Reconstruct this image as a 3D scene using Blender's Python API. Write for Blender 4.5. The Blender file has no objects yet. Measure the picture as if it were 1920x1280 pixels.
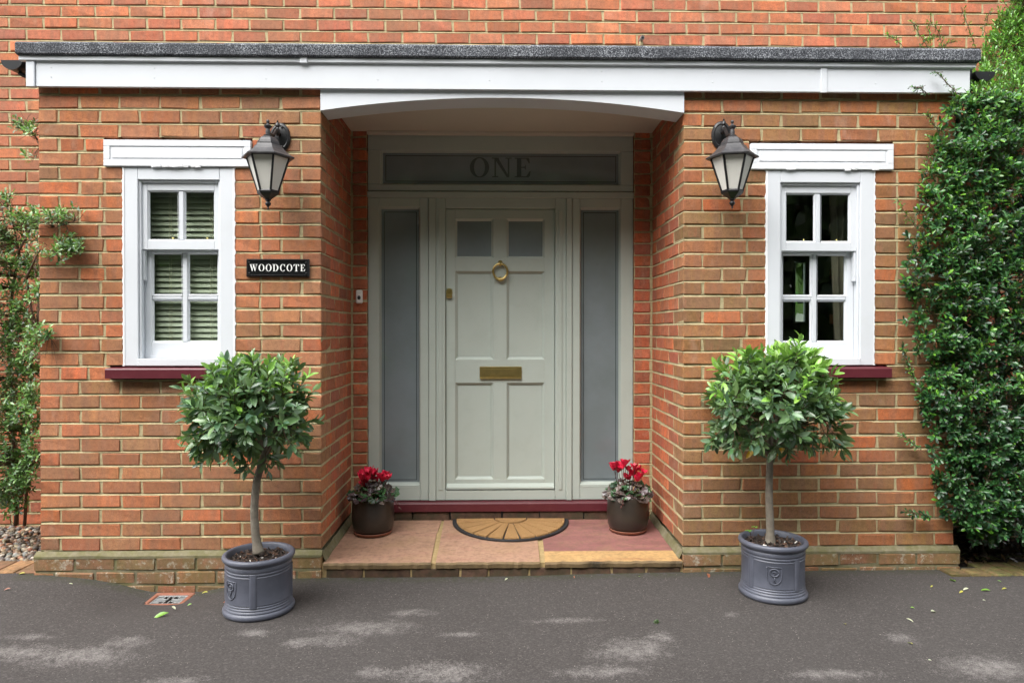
import bpy, bmesh, math, random
from mathutils import Vector, Matrix, Euler, noise

scene = bpy.context.scene
COL = scene.collection
rad = math.radians

# ------------------------------------------------------------------ camera
FPX = 1300.0                       # focal length in pixels of a 1920 px wide frame
CAM = Vector((0.0, -3.87, 1.345))
YAW, PITCH, SHIFT = math.atan(27 / FPX), rad(0.4), -11.0
camd = bpy.data.cameras.new("camera")
camd.lens = FPX / 1920 * 36.0
camd.sensor_width = 36.0
camd.shift_y = SHIFT / 1920
camd.clip_start, camd.clip_end = 0.05, 500
cam = bpy.data.objects.new("camera", camd)
cam.location = CAM
cam.rotation_euler = Euler((rad(90) - PITCH, 0, -YAW), 'XYZ')
COL.objects.link(cam)
scene.camera = cam

# ------------------------------------------------------------------ sky, sun, exposure
SUN_EL, SUN_AZ = 52.0, -40.0       # sun up to the left, behind the camera (azimuth from -Y towards -X)
world = bpy.data.worlds.new("World")
scene.world = world
world.use_nodes = True
wn = world.node_tree
wn.nodes.clear()
sky = wn.nodes.new("ShaderNodeTexSky")
sky.sky_type = 'NISHITA'
sky.sun_disc = False
sky.sun_elevation = rad(SUN_EL)
sky.sun_rotation = rad(180 + SUN_AZ * -1)
sky.dust_density = 3.0
hs = wn.nodes.new("ShaderNodeHueSaturation")
hs.inputs['Saturation'].default_value = 0.17
bg = wn.nodes.new("ShaderNodeBackground")
bg.inputs['Strength'].default_value = 0.15
wo = wn.nodes.new("ShaderNodeOutputWorld")
wn.links.new(sky.outputs[0], hs.inputs['Color'])
wn.links.new(hs.outputs[0], bg.inputs[0])
wn.links.new(bg.outputs[0], wo.inputs[0])
sund = bpy.data.lights.new("sun", 'SUN')
sund.energy = 1.3
sund.angle = rad(70)
sund.color = (1.0, 0.97, 0.92)
sun = bpy.data.objects.new("sun", sund)
a = rad(SUN_AZ)
sun_dir = Vector((math.sin(a) * math.cos(rad(SUN_EL)), -math.cos(a) * math.cos(rad(SUN_EL)), math.sin(rad(SUN_EL))))
sun.rotation_euler = (-sun_dir).to_track_quat('-Z', 'Y').to_euler()
COL.objects.link(sun)
scene.view_settings.view_transform = 'Standard'
scene.view_settings.look = 'None'
scene.view_settings.exposure = 1.72
scene.view_settings.gamma = 1.0
scene.view_settings.use_curve_mapping = False
scene.render.engine = 'CYCLES'
scene.cycles.max_bounces = 8
scene.cycles.transparent_max_bounces = 12
scene.cycles.use_denoising = True

# where the sight line of a place in the photograph meets the upright plane at depth Y: used to take the sizes of the place off the photograph
_fw = Vector((math.sin(YAW) * math.cos(PITCH), math.cos(YAW) * math.cos(PITCH), -math.sin(PITCH)))
_rt = Vector((math.cos(YAW), -math.sin(YAW), 0))
_up = _rt.cross(_fw)
def ray(px, py):
    return _fw + _rt * ((px - 960) / FPX) + _up * ((640 - py + SHIFT) / FPX)
def P(px, py, Y=0.0):
    d = ray(px, py)
    return CAM + d * ((Y - CAM.y) / d.y)
def G(px, py, z=0.0):
    d = ray(px, py)
    return CAM + d * ((z - CAM.z) / d.z)
def X(px, Y=0.0, py=620): return P(px, py, Y).x
def Z(py, Y=0.0, px=940): return P(px, py, Y).z

# ------------------------------------------------------------------ materials
def lin(c):
    return tuple(((v / 255) / 12.92 if v / 255 <= 0.04045 else ((v / 255 + 0.055) / 1.055) ** 2.4) for v in c)
class NT:
    def __init__(s, name):
        s.m = bpy.data.materials.new(name)
        s.m.use_nodes = True
        s.t = s.m.node_tree
        s.b = s.t.nodes["Principled BSDF"]
        s._co = None
    def n(s, typ, **kw):
        x = s.t.nodes.new(typ)
        for k, v in kw.items():
            setattr(x, k, v)
        return x
    def l(s, a, b): s.t.links.new(a, b)
    def set(s, **kw):
        for k, v in kw.items():
            k = k.replace('_', ' ')
            s.b.inputs[k].default_value = v
    def co(s, which='Object'):
        if s._co is None: s._co = s.n("ShaderNodeTexCoord")
        return s._co.outputs[which]
    def pos(s):
        return s.n("ShaderNodeNewGeometry").outputs['Position']
    def mapped(s, vec, scale):
        m = s.n("ShaderNodeMapping")
        m.inputs['Scale'].default_value = scale
        s.l(vec, m.inputs['Vector'])
        return m.outputs[0]
    def noise(s, vec, scale, detail=4, rough=0.55, out='Fac'):
        x = s.n("ShaderNodeTexNoise")
        x.inputs['Scale'].default_value = scale
        x.inputs['Detail'].default_value = detail
        x.inputs['Roughness'].default_value = rough
        if vec is not None: s.l(vec, x.inputs['Vector'])
        return x.outputs[out]
    def ramp(s, fac, stops):
        r = s.n("ShaderNodeValToRGB")
        e = r.color_ramp.elements
        while len(e) < len(stops): e.new(0.5)
        for k, (p, c) in enumerate(stops):
            e[k].position = p
            e[k].color = (*c, 1) if isinstance(c, (tuple, list)) else (c, c, c, 1)
        s.l(fac, r.inputs[0])
        return r.outputs[0]
    def mix(s, fac, a, b, mode='MIX'):
        m = s.n("ShaderNodeMix", data_type='RGBA', blend_type=mode)
        for v, i in ((fac, 0), (a, 6), (b, 7)):
            if hasattr(v, 'is_linked'): s.l(v, m.inputs[i])
            elif i == 0: m.inputs[0].default_value = v
            else: m.inputs[i].default_value = (*v, 1) if len(v) == 3 else v
        return m.outputs[2]
    def math(s, op, a, b=0.0):
        m = s.n("ShaderNodeMath", operation=op)
        for v, i in ((a, 0), (b, 1)):
            if hasattr(v, 'is_linked'): s.l(v, m.inputs[i])
            else: m.inputs[i].default_value = v
        return m.outputs[0]
    def base(s, sock): s.l(sock, s.b.inputs['Base Color'])
    def bump(s, h, strength=0.3, dist=0.01):
        b = s.n("ShaderNodeBump")
        b.inputs['Strength'].default_value = strength
        b.inputs['Distance'].default_value = dist
        s.l(h, b.inputs['Height'])
        s.l(b.outputs[0], s.b.inputs['Normal'])

def plain(name, rgb, rough=0.5, var=0.06, scale=14, bump=0.0, bscale=120, bdist=0.002, metal=0.0, spec=0.5, coat=0.0, dirt=None):
    t = NT(name)
    c = lin(rgb)
    f = t.noise(t.pos(), scale, 5)
    k = t.ramp(f, [(0.3, tuple(v * (1 - var) for v in c)), (0.7, tuple(min(1, v * (1 + var)) for v in c))])
    if dirt:
        g = t.noise(t.pos(), dirt[0], 7, 0.65)
        k = t.mix(t.ramp(g, [(dirt[1], 0.0), (dirt[2], dirt[3])]), k, lin(dirt[4]))
    t.base(k)
    t.set(Roughness=rough, Metallic=metal, Coat_Weight=coat)
    t.b.inputs['Specular IOR Level'].default_value = spec
    if bump: t.bump(t.noise(t.pos(), bscale, 4), bump, bdist)
    return t.m

def brick_mat(name, use_attr=False, grime=0.0):
    t = NT(name)
    if use_attr:
        a = t.n("ShaderNodeAttribute", attribute_name="tint"); col = a.outputs['Color']
        rnd = t.n("ShaderNodeAttribute", attribute_name="tint").outputs['Fac']
    else:
        oi = t.n("ShaderNodeObjectInfo"); col = oi.outputs['Color']; rnd = oi.outputs['Random']
    p = t.pos()
    # vertical drag bands left by firing and handling
    band = t.noise(t.mapped(p, (20, 20, 3.0)), 1.0, 3, 0.5)
    k = t.mix(t.ramp(band, [(0.42, 0.0), (0.60, 0.6)]), col, t.mix(0.75, col, lin((146, 106, 86))))
    band2 = t.noise(t.mapped(p, (15, 15, 6.0)), 1.7, 4, 0.6)
    k = t.mix(t.ramp(band2, [(0.54, 0.0), (0.70, 0.45)]), k, t.mix(0.5, col, lin((188, 100, 76))))
    blot = t.noise(p, 38, 6, 0.7)
    k = t.mix(1.0, k, t.ramp(blot, [(0.30, (0.72, 0.70, 0.70)), (0.5, (1.0, 1.0, 1.0)), (0.72, (1.18, 1.16, 1.12))]), 'MULTIPLY')
    fine = t.noise(p, 260, 3, 0.7)
    k = t.mix(1.0, k, t.ramp(fine, [(0.35, (0.72, 0.72, 0.72)), (0.55, (1.04, 1.04, 1.04)), (0.7, (1.2, 1.2, 1.2))]), 'MULTIPLY')
    pale = t.noise(p, 8, 6, 0.75)
    k = t.mix(t.ramp(pale, [(0.58, 0.0), (0.76, 0.3)]), k, lin((196, 164, 140)))
    run = t.noise(t.mapped(p, (5.0, 5.0, 0.55)), 1.0, 6, 0.62)
    k = t.mix(t.ramp(run, [(0.54, 0.0), (0.72, 0.30)]), k, lin((112, 92, 74)))
    salt = t.noise(t.mapped(p, (3.0, 3.0, 1.4)), 1.0, 8, 0.7)
    k = t.mix(t.ramp(salt, [(0.60, 0.0), (0.74, 0.30)]), k, lin((206, 186, 168)))
    wet = t.noise(p, 1.6, 5, 0.6)
    k = t.mix(t.ramp(wet, [(0.45, 0.0), (0.70, 0.36)]), k, lin((132, 106, 82)))
    v = t.n("ShaderNodeTexVoronoi"); v.inputs['Scale'].default_value = 42; t.l(p, v.inputs['Vector'])
    pit = t.ramp(v.outputs['Distance'], [(0.05, 1.0), (0.10, 0.0)])
    k = t.mix(t.math('MULTIPLY', pit, 0.55), k, lin((60, 40, 34)))
    if grime < 0:
        g2 = t.noise(p, 9, 6, 0.7)
        k = t.mix(t.ramp(g2, [(0.4, 0.0), (0.6, 0.6)]), k, lin((62, 60, 38)))
    elif grime:
        g = t.noise(p, 26, 8, 0.75)
        k = t.mix(t.ramp(g, [(0.58 - grime * 0.04, 0.0), (0.66, 0.85)]), k, lin((186, 184, 168)))
        g2 = t.noise(p, 7, 6, 0.7)
        k = t.mix(t.ramp(g2, [(0.42, 0.0), (0.65, 0.6)]), k, lin((104, 98, 62)))
    t.base(k)
    t.set(Roughness=0.86)
    t.b.inputs['Specular IOR Level'].default_value = 0.25
    h = t.mix(0.5, t.noise(p, 210, 5, 0.7), t.noise(p, 38, 4, 0.6))
    t.bump(t.mix(t.math('MULTIPLY', pit, 0.8), h, (0, 0, 0)), 0.55, 0.004)
    return t.m

def mortar_mat(name, rgb, grime=False):
    t = NT(name)
    p = t.pos()
    c = lin(rgb)
    f = t.noise(p, 30, 7, 0.7)
    k = t.ramp(f, [(0.3, tuple(v * 0.72 for v in c)), (0.7, tuple(v * 1.15 for v in c))])
    s = t.noise(p, 3.5, 5, 0.6)
    k = t.mix(t.ramp(s, [(0.5, 0.0), (0.75, 0.35)]), k, lin((140, 136, 96)))
    if grime:
        g = t.noise(p, 16, 7, 0.7)
        k = t.mix(t.ramp(g, [(0.4, 0.0), (0.6, 0.75)]), k, lin((104, 102, 66)))
    t.base(k)
    t.set(Roughness=0.95)
    t.b.inputs['Specular IOR Level'].default_value = 0.15
    t.bump(t.noise(p, 120, 6, 0.75), 0.45, 0.004)
    return t.m

def leaf_mat(name, rough=0.3, attr=False, trans=0.25):
    t = NT(name)
    if attr:
        col = t.n("ShaderNodeAttribute", attribute_name="tint").outputs['Color']
    else:
        col = t.n("ShaderNodeObjectInfo").outputs['Color']
    f = t.noise(t.pos(), 60, 3)
    k = t.mix(t.ramp(f, [(0.35, 0.0), (0.7, 0.25)]), col, t.mix(1.0, col, (0.55, 0.6, 0.5), 'MULTIPLY'))
    back = t.n("ShaderNodeNewGeometry").outputs['Backfacing']
    k = t.mix(t.math('MULTIPLY', back, 0.45), k, lin((128, 146, 98)))
    t.base(k)
    t.set(Roughness=rough)
    t.b.inputs['Specular IOR Level'].default_value = 0.75
    tr = t.n("ShaderNodeBsdfTranslucent")
    t.l(t.mix(1.0, k, (1.0, 1.25, 0.5), 'MULTIPLY'), tr.inputs['Color'])
    mx = t.n("ShaderNodeMixShader"); mx.inputs[0].default_value = trans
    out = t.t.nodes["Material Output"]
    t.l(t.b.outputs[0], mx.inputs[1]); t.l(tr.outputs[0], mx.inputs[2]); t.l(mx.outputs[0], out.inputs['Surface'])
    return t.m

def clear_glass(name, tint=(0.92, 0.95, 0.93), rough=0.0, ior=1.5):
    t = NT(name)
    tr = t.n("ShaderNodeBsdfTransparent"); tr.inputs[0].default_value = (*tint, 1)
    gl = t.n("ShaderNodeBsdfGlossy"); gl.inputs['Roughness'].default_value = rough
    lw = t.n("ShaderNodeLayerWeight"); lw.inputs['Blend'].default_value = 0.5
    f = t.math('ADD', t.math('MULTIPLY', t.math('POWER', lw.outputs['Facing'], 5.0), 0.95), 0.045)
    w = t.noise(t.pos(), 3.0, 2)
    b = t.n("ShaderNodeBump"); b.inputs['Strength'].default_value = 0.05; b.inputs['Distance'].default_value = 0.02
    t.l(w, b.inputs['Height']); t.l(b.outputs[0], gl.inputs['Normal'])
    mx = t.n("ShaderNodeMixShader")
    t.l(f, mx.inputs[0]); t.l(tr.outputs[0], mx.inputs[1]); t.l(gl.outputs[0], mx.inputs[2])
    t.l(mx.outputs[0], t.t.nodes["Material Output"].inputs['Surface'])
    return t.m

M = {}
M['brick'] = brick_mat('brick_face')
M['brick_mass'] = brick_mat('brick_face_mass', True)
M['brick_low'] = brick_mat('brick_face_lichen', False, 1.0)
M['mortar'] = mortar_mat('mortar_buff', (184, 171, 134))
M['mortar_low'] = mortar_mat('mortar_mossy', (128, 121, 100), True)
M['white'] = plain('white_paint', (214, 218, 223), 0.38, 0.02, 5, dirt=(4, 0.55, 0.8, 0.12, (176, 176, 162)))
M['white_rough'] = plain('white_masonry_paint', (220, 223, 227), 0.6, 0.03, 9, 0.35, 45, 0.004)
M['white_seal'] = plain('white_sealant', (240, 241, 243), 0.6, 0.03, 30, 0.4, 60, 0.004)
M['sage'] = plain('sage_grey_paint', (176, 185, 177), 0.42, 0.02, 4, 0.06, 90, dirt=(6, 0.5, 0.8, 0.16, (130, 134, 118)))
M['soffit'] = plain('soffit_board', (206, 199, 184), 0.6, 0.03, 3)
M['maroon'] = plain('maroon_paint', (90, 36, 44), 0.35, 0.08, 12, 0.05, 60, dirt=(12, 0.55, 0.8, 0.3, (120, 84, 80)))
M['brass'] = plain('brass', (216, 192, 126), 0.32, 0.08, 30, metal=1.0)
M['black'] = plain('black_metal', (22, 22, 24), 0.38, 0.2, 30, 0.1, 150, dirt=(25, 0.55, 0.75, 0.25, (90, 90, 92)))
M['lantern_top'] = plain('weathered_black_metal', (54, 53, 55), 0.45, 0.2, 18, 0.1, 150, dirt=(20, 0.5, 0.75, 0.5, (98, 95, 96)))
M['black_plastic'] = plain('black_plastic', (38, 39, 42), 0.35, 0.1, 20)
M['plate_black'] = plain('black_plate', (22, 22, 24), 0.25, 0.1, 20)
M['letter_white'] = plain('white_letters', (238, 238, 234), 0.5, 0.02, 30)
M['terracotta'] = plain('terracotta', (142, 90, 70), 0.8, 0.15, 30, 0.3, 120, dirt=(14, 0.45, 0.7, 0.6, (110, 84, 70)))
M['soil'] = plain('potting_soil', (46, 36, 31), 0.95, 0.4, 60, 1.0, 70, 0.02)
M['bark'] = plain('bay_bark', (116, 108, 96), 0.8, 0.2, 40, 0.5, 80, 0.004, dirt=(22, 0.5, 0.7, 0.6, (140, 138, 124)))
M['twig'] = plain('twig', (92, 72, 56), 0.85, 0.25, 40, 0.3, 100)
M['lead'] = plain('lead_grey_planter', (80, 83, 94), 0.42, 0.12, 7, 0.15, 90, 0.002, dirt=(6, 0.48, 0.72, 0.35, (116, 118, 130)))
M['glaze'] = plain('dark_brown_glaze', (50, 45, 40), 0.3, 0.25, 6, 0.05, 60, dirt=(7, 0.5, 0.75, 0.5, (72, 60, 52)))
M['rubber'] = plain('black_rubber', (36, 37, 40), 0.6, 0.1, 40, 0.2, 200)
M['steel'] = plain('galvanised_grate', (150, 152, 152), 0.5, 0.1, 40, metal=0.4)
M['dark'] = plain('hole_shade_black', (14, 13, 13), 0.9, 0.1, 10)  # near-black colour standing for the shade inside holes
M['room'] = plain('room_plaster', (150, 142, 126), 0.9, 0.05, 2)
M['blind'] = plain('blind_slat', (182, 186, 164), 0.5, 0.04, 6)
M['cord'] = plain('blind_cord', (190, 184, 150), 0.8, 0.05, 40)
M['curtain'] = plain('curtain_cloth', (150, 140, 122), 0.9, 0.08, 14, 0.2, 300)
M['glass'] = clear_glass('window_glass')
M['opal'] = plain('frosted_lantern_glass', (214, 212, 204), 0.3, 0.05, 10)
M['plastic_white'] = plain('white_plastic', (232, 232, 228), 0.35, 0.02, 30)
M['petal'] = plain('cyclamen_petal', (204, 24, 64), 0.5, 0.15, 60)
M['stem'] = plain('reddish_stem', (84, 50, 46), 0.6, 0.15, 50)
M['leaf'] = leaf_mat('leaf_single')
M['leaf_mass'] = leaf_mat('leaf_mass', attr=True)

def felt():
    t = NT('mineral_roof_felt')
    p = t.pos()
    f = t.noise(p, 150, 3, 0.85)
    k = t.ramp(f, [(0.40, lin((34, 36, 41))), (0.52, lin((84, 87, 94))), (0.62, lin((196, 200, 206)))])
    g = t.noise(t.mapped(p, (1, 1, 0.3)), 7, 5, 0.6)
    k = t.mix(t.ramp(g, [(0.4, 0.6), (0.62, 0.0)]), k, lin((48, 50, 56)))
    t.base(k); t.set(Roughness=0.9)
    t.bump(f, 0.8, 0.006)
    return t.m
M['felt'] = felt()

def frosted():
    t = NT('frosted_glass')
    p = t.pos()
    f = t.noise(p, 2.2, 4, 0.6)
    k = t.ramp(f, [(0.35, lin((112, 122, 124))), (0.65, lin((124, 134, 139)))])
    t.base(k); t.set(Roughness=0.35, Coat_Weight=1.0, Coat_Roughness=0.04)
    t.b.inputs['Specular IOR Level'].default_value = 0.5
    t.bump(t.noise(p, 700, 2, 0.5), 0.05, 0.001)
    return t.m
M['frost'] = frosted()
M['frost_letter'] = plain('etched_letter', (82, 91, 90), 0.2, 0.08, 20)
M['frost_line'] = plain('clear_etched_line', (40, 46, 44), 0.1, 0.05, 8)

def asphalt():
    t = NT('asphalt')
    p = t.pos()
    f = t.noise(p, 165, 5, 0.9)
    k = t.ramp(f, [(0.36, lin((47, 44, 42))), (0.52, lin((69, 64, 62))), (0.66, lin((94, 88, 85)))])
    vc = t.n("ShaderNodeTexVoronoi"); vc.inputs['Scale'].default_value = 135; t.l(p, vc.inputs['Vector'])
    sep = t.n("ShaderNodeSeparateColor"); t.l(vc.outputs['Color'], sep.inputs[0])
    k = t.mix(0.38, k, t.ramp(sep.outputs[0], [(0.0, lin((44, 42, 41))), (0.55, lin((62, 60, 58))), (0.88, lin((78, 75, 73))), (1.0, lin((106, 102, 99)))]))
    big = t.noise(p, 1.3, 6, 0.6)
    k = t.mix(t.ramp(big, [(0.35, 0.0), (0.7, 0.3)]), k, lin((80, 77, 75)))
    pale_patch = t.n("ShaderNodeAttribute", attribute_name="pale_patch").outputs['Fac']
    br = t.math('ADD', pale_patch, t.math('MULTIPLY', t.math('SUBTRACT', t.noise(p, 22, 8, 0.75), 0.5), 1.1))
    spk = t.math('ADD', br, t.math('MULTIPLY', t.math('SUBTRACT', f, 0.5), 1.6))
    k = t.mix(t.ramp(spk, [(0.40, 0.0), (0.78, 0.75)]), k, lin((136, 131, 128)))
    moss = t.n("ShaderNodeAttribute", attribute_name="moss").outputs['Fac']
    mz = t.math('MULTIPLY', moss, t.ramp(t.noise(p, 30, 6, 0.7), [(0.4, 0.0), (0.6, 1.0)]))
    k = t.mix(mz, k, lin((58, 60, 40)))
    v = t.n("ShaderNodeTexVoronoi"); v.inputs['Scale'].default_value = 60; t.l(p, v.inputs['Vector'])
    sp = t.math('MULTIPLY', t.ramp(v.outputs['Distance'], [(0.06, 1.0), (0.11, 0.0)]), t.ramp(t.noise(p, 13, 2), [(0.52, 0.0), (0.6, 0.9)]))
    k = t.mix(sp, k, lin((196, 188, 176)))
    t.base(k); t.set(Roughness=0.9)
    t.b.inputs['Specular IOR Level'].default_value = 0.3
    t.bump(t.mix(0.35, f, t.noise(p, 60, 4, 0.7)), 0.6, 0.006)
    return t.m
M['asphalt'] = asphalt()

def stone(name, a, b, c):
    t = NT(name)
    p = t.pos()
    w = t.n("ShaderNodeTexNoise"); w.inputs['Scale'].default_value = 2.6; w.inputs['Detail'].default_value = 5; w.inputs['Distortion'].default_value = 1.2
    t.l(t.mapped(p, (1.0, 2.6, 1.0)), w.inputs['Vector'])
    k = t.ramp(w.outputs['Fac'], [(0.3, lin(a)), (0.5, lin(b)), (0.7, lin(c))])
    d = t.noise(p, 34, 7, 0.72)
    k = t.mix(t.ramp(d, [(0.44, 0.0), (0.68, 0.55)]), k, lin((100, 84, 66)))
    d2 = t.noise(p, 5, 6, 0.65)
    k = t.mix(t.ramp(d2, [(0.5, 0.0), (0.7, 0.4)]), k, lin((150, 124, 88)))
    t.base(k); t.set(Roughness=0.7)
    t.b.inputs['Specular IOR Level'].default_value = 0.3
    t.bump(t.mix(0.5, t.noise(p, 90, 6, 0.7), w.outputs['Fac']), 0.35, 0.006)
    return t.m
M['slab_buff'] = stone('sandstone_buff', (150, 116, 96), (170, 134, 112), (158, 118, 100))
M['slab_red'] = stone('sandstone_plum', (126, 84, 80), (142, 96, 92), (152, 108, 96))
M['slab_gold'] = stone('sandstone_gold', (176, 140, 92), (190, 154, 104), (164, 124, 84))
M['slab_edge'] = stone('sandstone_riven_edge', (88, 72, 52), (128, 108, 78), (60, 52, 40))
M['joint'] = mortar_mat('sandy_joint', (166, 144, 104))
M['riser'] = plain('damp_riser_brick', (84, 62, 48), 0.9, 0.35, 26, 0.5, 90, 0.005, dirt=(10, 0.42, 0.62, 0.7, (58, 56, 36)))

def coir():
    t = NT('coir_pile')
    p = t.pos()
    f = t.noise(p, 380, 4, 0.8)
    k = t.ramp(f, [(0.32, lin((124, 88, 50))), (0.52, lin((198, 152, 96))), (0.68, lin((228, 190, 134)))])
    t.base(k); t.set(Roughness=0.95); t.bump(f, 1.0, 0.012)
    return t.m
M['coir'] = coir()

def pebble_mat():
    t = NT('pebble')
    r = t.n("ShaderNodeAttribute", attribute_name="tint").outputs['Color']
    k = t.mix(t.ramp(t.noise(t.pos(), 120, 4), [(0.4, 0.0), (0.7, 0.3)]), r, lin((96, 84, 70)))
    t.base(k); t.set(Roughness=0.7)
    return t.m
M['pebble'] = pebble_mat()

# ------------------------------------------------------------------ mesh helpers
LOC = {}                            # world location of every Empty root (all unrotated)
def tag(o, label=None, cat=None, group=None, kind=None):
    for k, v in (('label', label), ('category', cat), ('group', group), ('kind', kind)):
        if v: o[k] = v
    return o
def thing(name, loc, label, cat, group=None, kind=None):
    o = bpy.data.objects.new(name, None)
    o.empty_display_size = 0.05
    o.location = loc
    COL.objects.link(o)
    LOC[o] = Vector(loc)
    return tag(o, label, cat, group, kind)
def wloc(o):
    v = Vector((0, 0, 0))
    while o is not None:
        v = v + Vector(o.location); o = o.parent
    return v
def place(name, mesh, mtx, parent=None, color=None):
    """an object sharing MESH, MTX in world space under an unrotated parent"""
    o = bpy.data.objects.new(name, mesh)
    COL.objects.link(o)
    if parent is not None:
        o.parent = parent
        o.matrix_basis = Matrix.Translation(-wloc(parent)) @ mtx
    else:
        o.matrix_basis = mtx
    if color is not None: o.color = (*color, 1)
    return o

class MB:
    def __init__(s):
        s.v, s.f, s.c = [], [], []
        s.tint = None
    def add(s, verts, faces):
        n = len(s.v)
        s.v.extend(tuple(p) for p in verts)
        s.f.extend(tuple(i + n for i in f) for f in faces)
        if s.tint is not None: s.c.extend([s.tint] * len(verts))
        return s
    def box(s, x0, x1, y0, y1, z0, z1, b=0.0015):
        if x0 > x1: x0, x1 = x1, x0
        if y0 > y1: y0, y1 = y1, y0
        if z0 > z1: z0, z1 = z1, z0
        b = min(b, (x1 - x0) * 0.3, (y1 - y0) * 0.3, (z1 - z0) * 0.3)
        v, f = chamfer_box((x0, y0, z0), (x1, y1, z1), b)
        return s.add(v, f)
    def prism(s, poly, y0, y1):
        """polygon of (x, z), counter-clockwise seen from -Y, extruded y0 (front) to y1"""
        n = len(poly)
        v = [(x, y0, z) for x, z in poly] + [(x, y1, z) for x, z in poly]
        f = [tuple(range(n)), tuple(range(2 * n - 1, n - 1, -1))]
        f += [(i, i + n, (i + 1) % n + n, (i + 1) % n) for i in range(n)]
        return s.add(v, f)
    def tube(s, pts, r, n=8, caps=True):
        pts = [Vector(p) for p in pts]
        rs = r if isinstance(r, (list, tuple)) else [r] * len(pts)
        vs, fs = [], []
        t0 = (pts[1] - pts[0]).normalized()
        u = t0.orthogonal().normalized()
        for i, p in enumerate(pts):
            t = (pts[min(i + 1, len(pts) - 1)] - pts[max(i - 1, 0)]).normalized()
            u = (u - t * u.dot(t)).normalized()
            w = t.cross(u)
            for k in range(n):
                a = 2 * math.pi * k / n
                vs.append(p + (u * math.cos(a) + w * math.sin(a)) * rs[i])
        for i in range(len(pts) - 1):
            for k in range(n):
                fs.append((i * n + k, i * n + (k + 1) % n, (i + 1) * n + (k + 1) % n, (i + 1) * n + k))
        if caps:
            fs.append(tuple(range(n - 1, -1, -1)))
            fs.append(tuple(range((len(pts) - 1) * n, len(pts) * n)))
        return s.add(vs, fs)
    def lathe(s, prof, c, n=32, a0=0.0, closed=False, axis='Z'):
        """profile of (r, h) turned round a vertical axis through c"""
        vs, fs = [], []
        for r, h in prof:
            for k in range(n):
                a = a0 + 2 * math.pi * k / n
                vs.append((c[0] + r * math.cos(a), c[1] + r * math.sin(a), c[2] + h))
        for i in range(len(prof) - 1):
            for k in range(n):
                fs.append((i * n + k, i * n + (k + 1) % n, (i + 1) * n + (k + 1) % n, (i + 1) * n + k))
        if prof[0][0] > 1e-5: fs.append(tuple(range(n - 1, -1, -1)))
        if prof[-1][0] > 1e-5: fs.append(tuple(range((len(prof) - 1) * n, len(prof) * n)))
        return s.add(vs, fs)
    def quad(s, a, b, c, d): return s.add([a, b, c, d], [(0, 1, 2, 3)])
    def build(s, name, mat, parent=None, smooth=False, kind=None, label=None, wn=False):
        me = bpy.data.meshes.new(name)
        o_ = wloc(parent) if parent is not None else Vector((0, 0, 0))
        me.from_pydata([(x - o_.x, y - o_.y, z - o_.z) for x, y, z in s.v], [], s.f)
        if s.c:
            at = me.color_attributes.new("tint", 'FLOAT_COLOR', 'POINT')
            at.data.foreach_set("color", [q for c in s.c for q in (*c, 1.0)])
        me.materials.append(M[mat] if isinstance(mat, str) else mat)
        if smooth:
            me.polygons.foreach_set("use_smooth", [True] * len(me.polygons))
            if wn: me.set_sharp_from_angle(angle=rad(wn))
        me.update()
        ob = bpy.data.objects.new(name, me)
        COL.objects.link(ob)
        if parent is not None: ob.parent = parent
        return tag(ob, label, kind=kind)

def chamfer_box(lo, hi, b, jit=0.0, rng=None):
    vs, idx = [], {}
    for i in range(8):
        sx, sy, sz = i & 1, (i >> 1) & 1, (i >> 2) & 1
        c = [hi[0] if sx else lo[0], hi[1] if sy else lo[1], hi[2] if sz else lo[2]]
        ins = [(-b if sx else b), (-b if sy else b), (-b if sz else b)]
        for ax in range(3):       # the vertex lying on the face of axis ax
            p = [c[k] + (0 if k == ax else ins[k]) for k in range(3)]
            if jit: p = [q + rng.uniform(-jit, jit) for q in p]
            idx[(i, ax)] = len(vs); vs.append(tuple(p))
    fs = []
    for ax in range(3):
        o1, o2 = [(1, 2), (2, 0), (0, 1)][ax]
        for sd in (0, 1):
            q = [sd << ax, (sd << ax) | (1 << o1), (sd << ax) | (1 << o1) | (1 << o2), (sd << ax) | (1 << o2)]
            f = [idx[(i, ax)] for i in q]
            fs.append(tuple(f if sd else f[::-1]))
    for ax in range(3):           # chamfers along edges parallel to ax
        o1, o2 = [(1, 2), (2, 0), (0, 1)][ax]
        for s1 in (0, 1):
            for s2 in (0, 1):
                base = (s1 << o1) | (s2 << o2)
                i0, i1 = base, base | (1 << ax)
                f = [idx[(i0, o1)], idx[(i1, o1)], idx[(i1, o2)], idx[(i0, o2)]]
                fs.append(tuple(f if (s1 == s2) == False else f[::-1]))
    for i in range(8):
        par = bin(i).count('1') & 1
        f = [idx[(i, 0)], idx[(i, 1)], idx[(i, 2)]]
        fs.append(tuple(f if par else f[::-1]))
    return vs, fs

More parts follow.
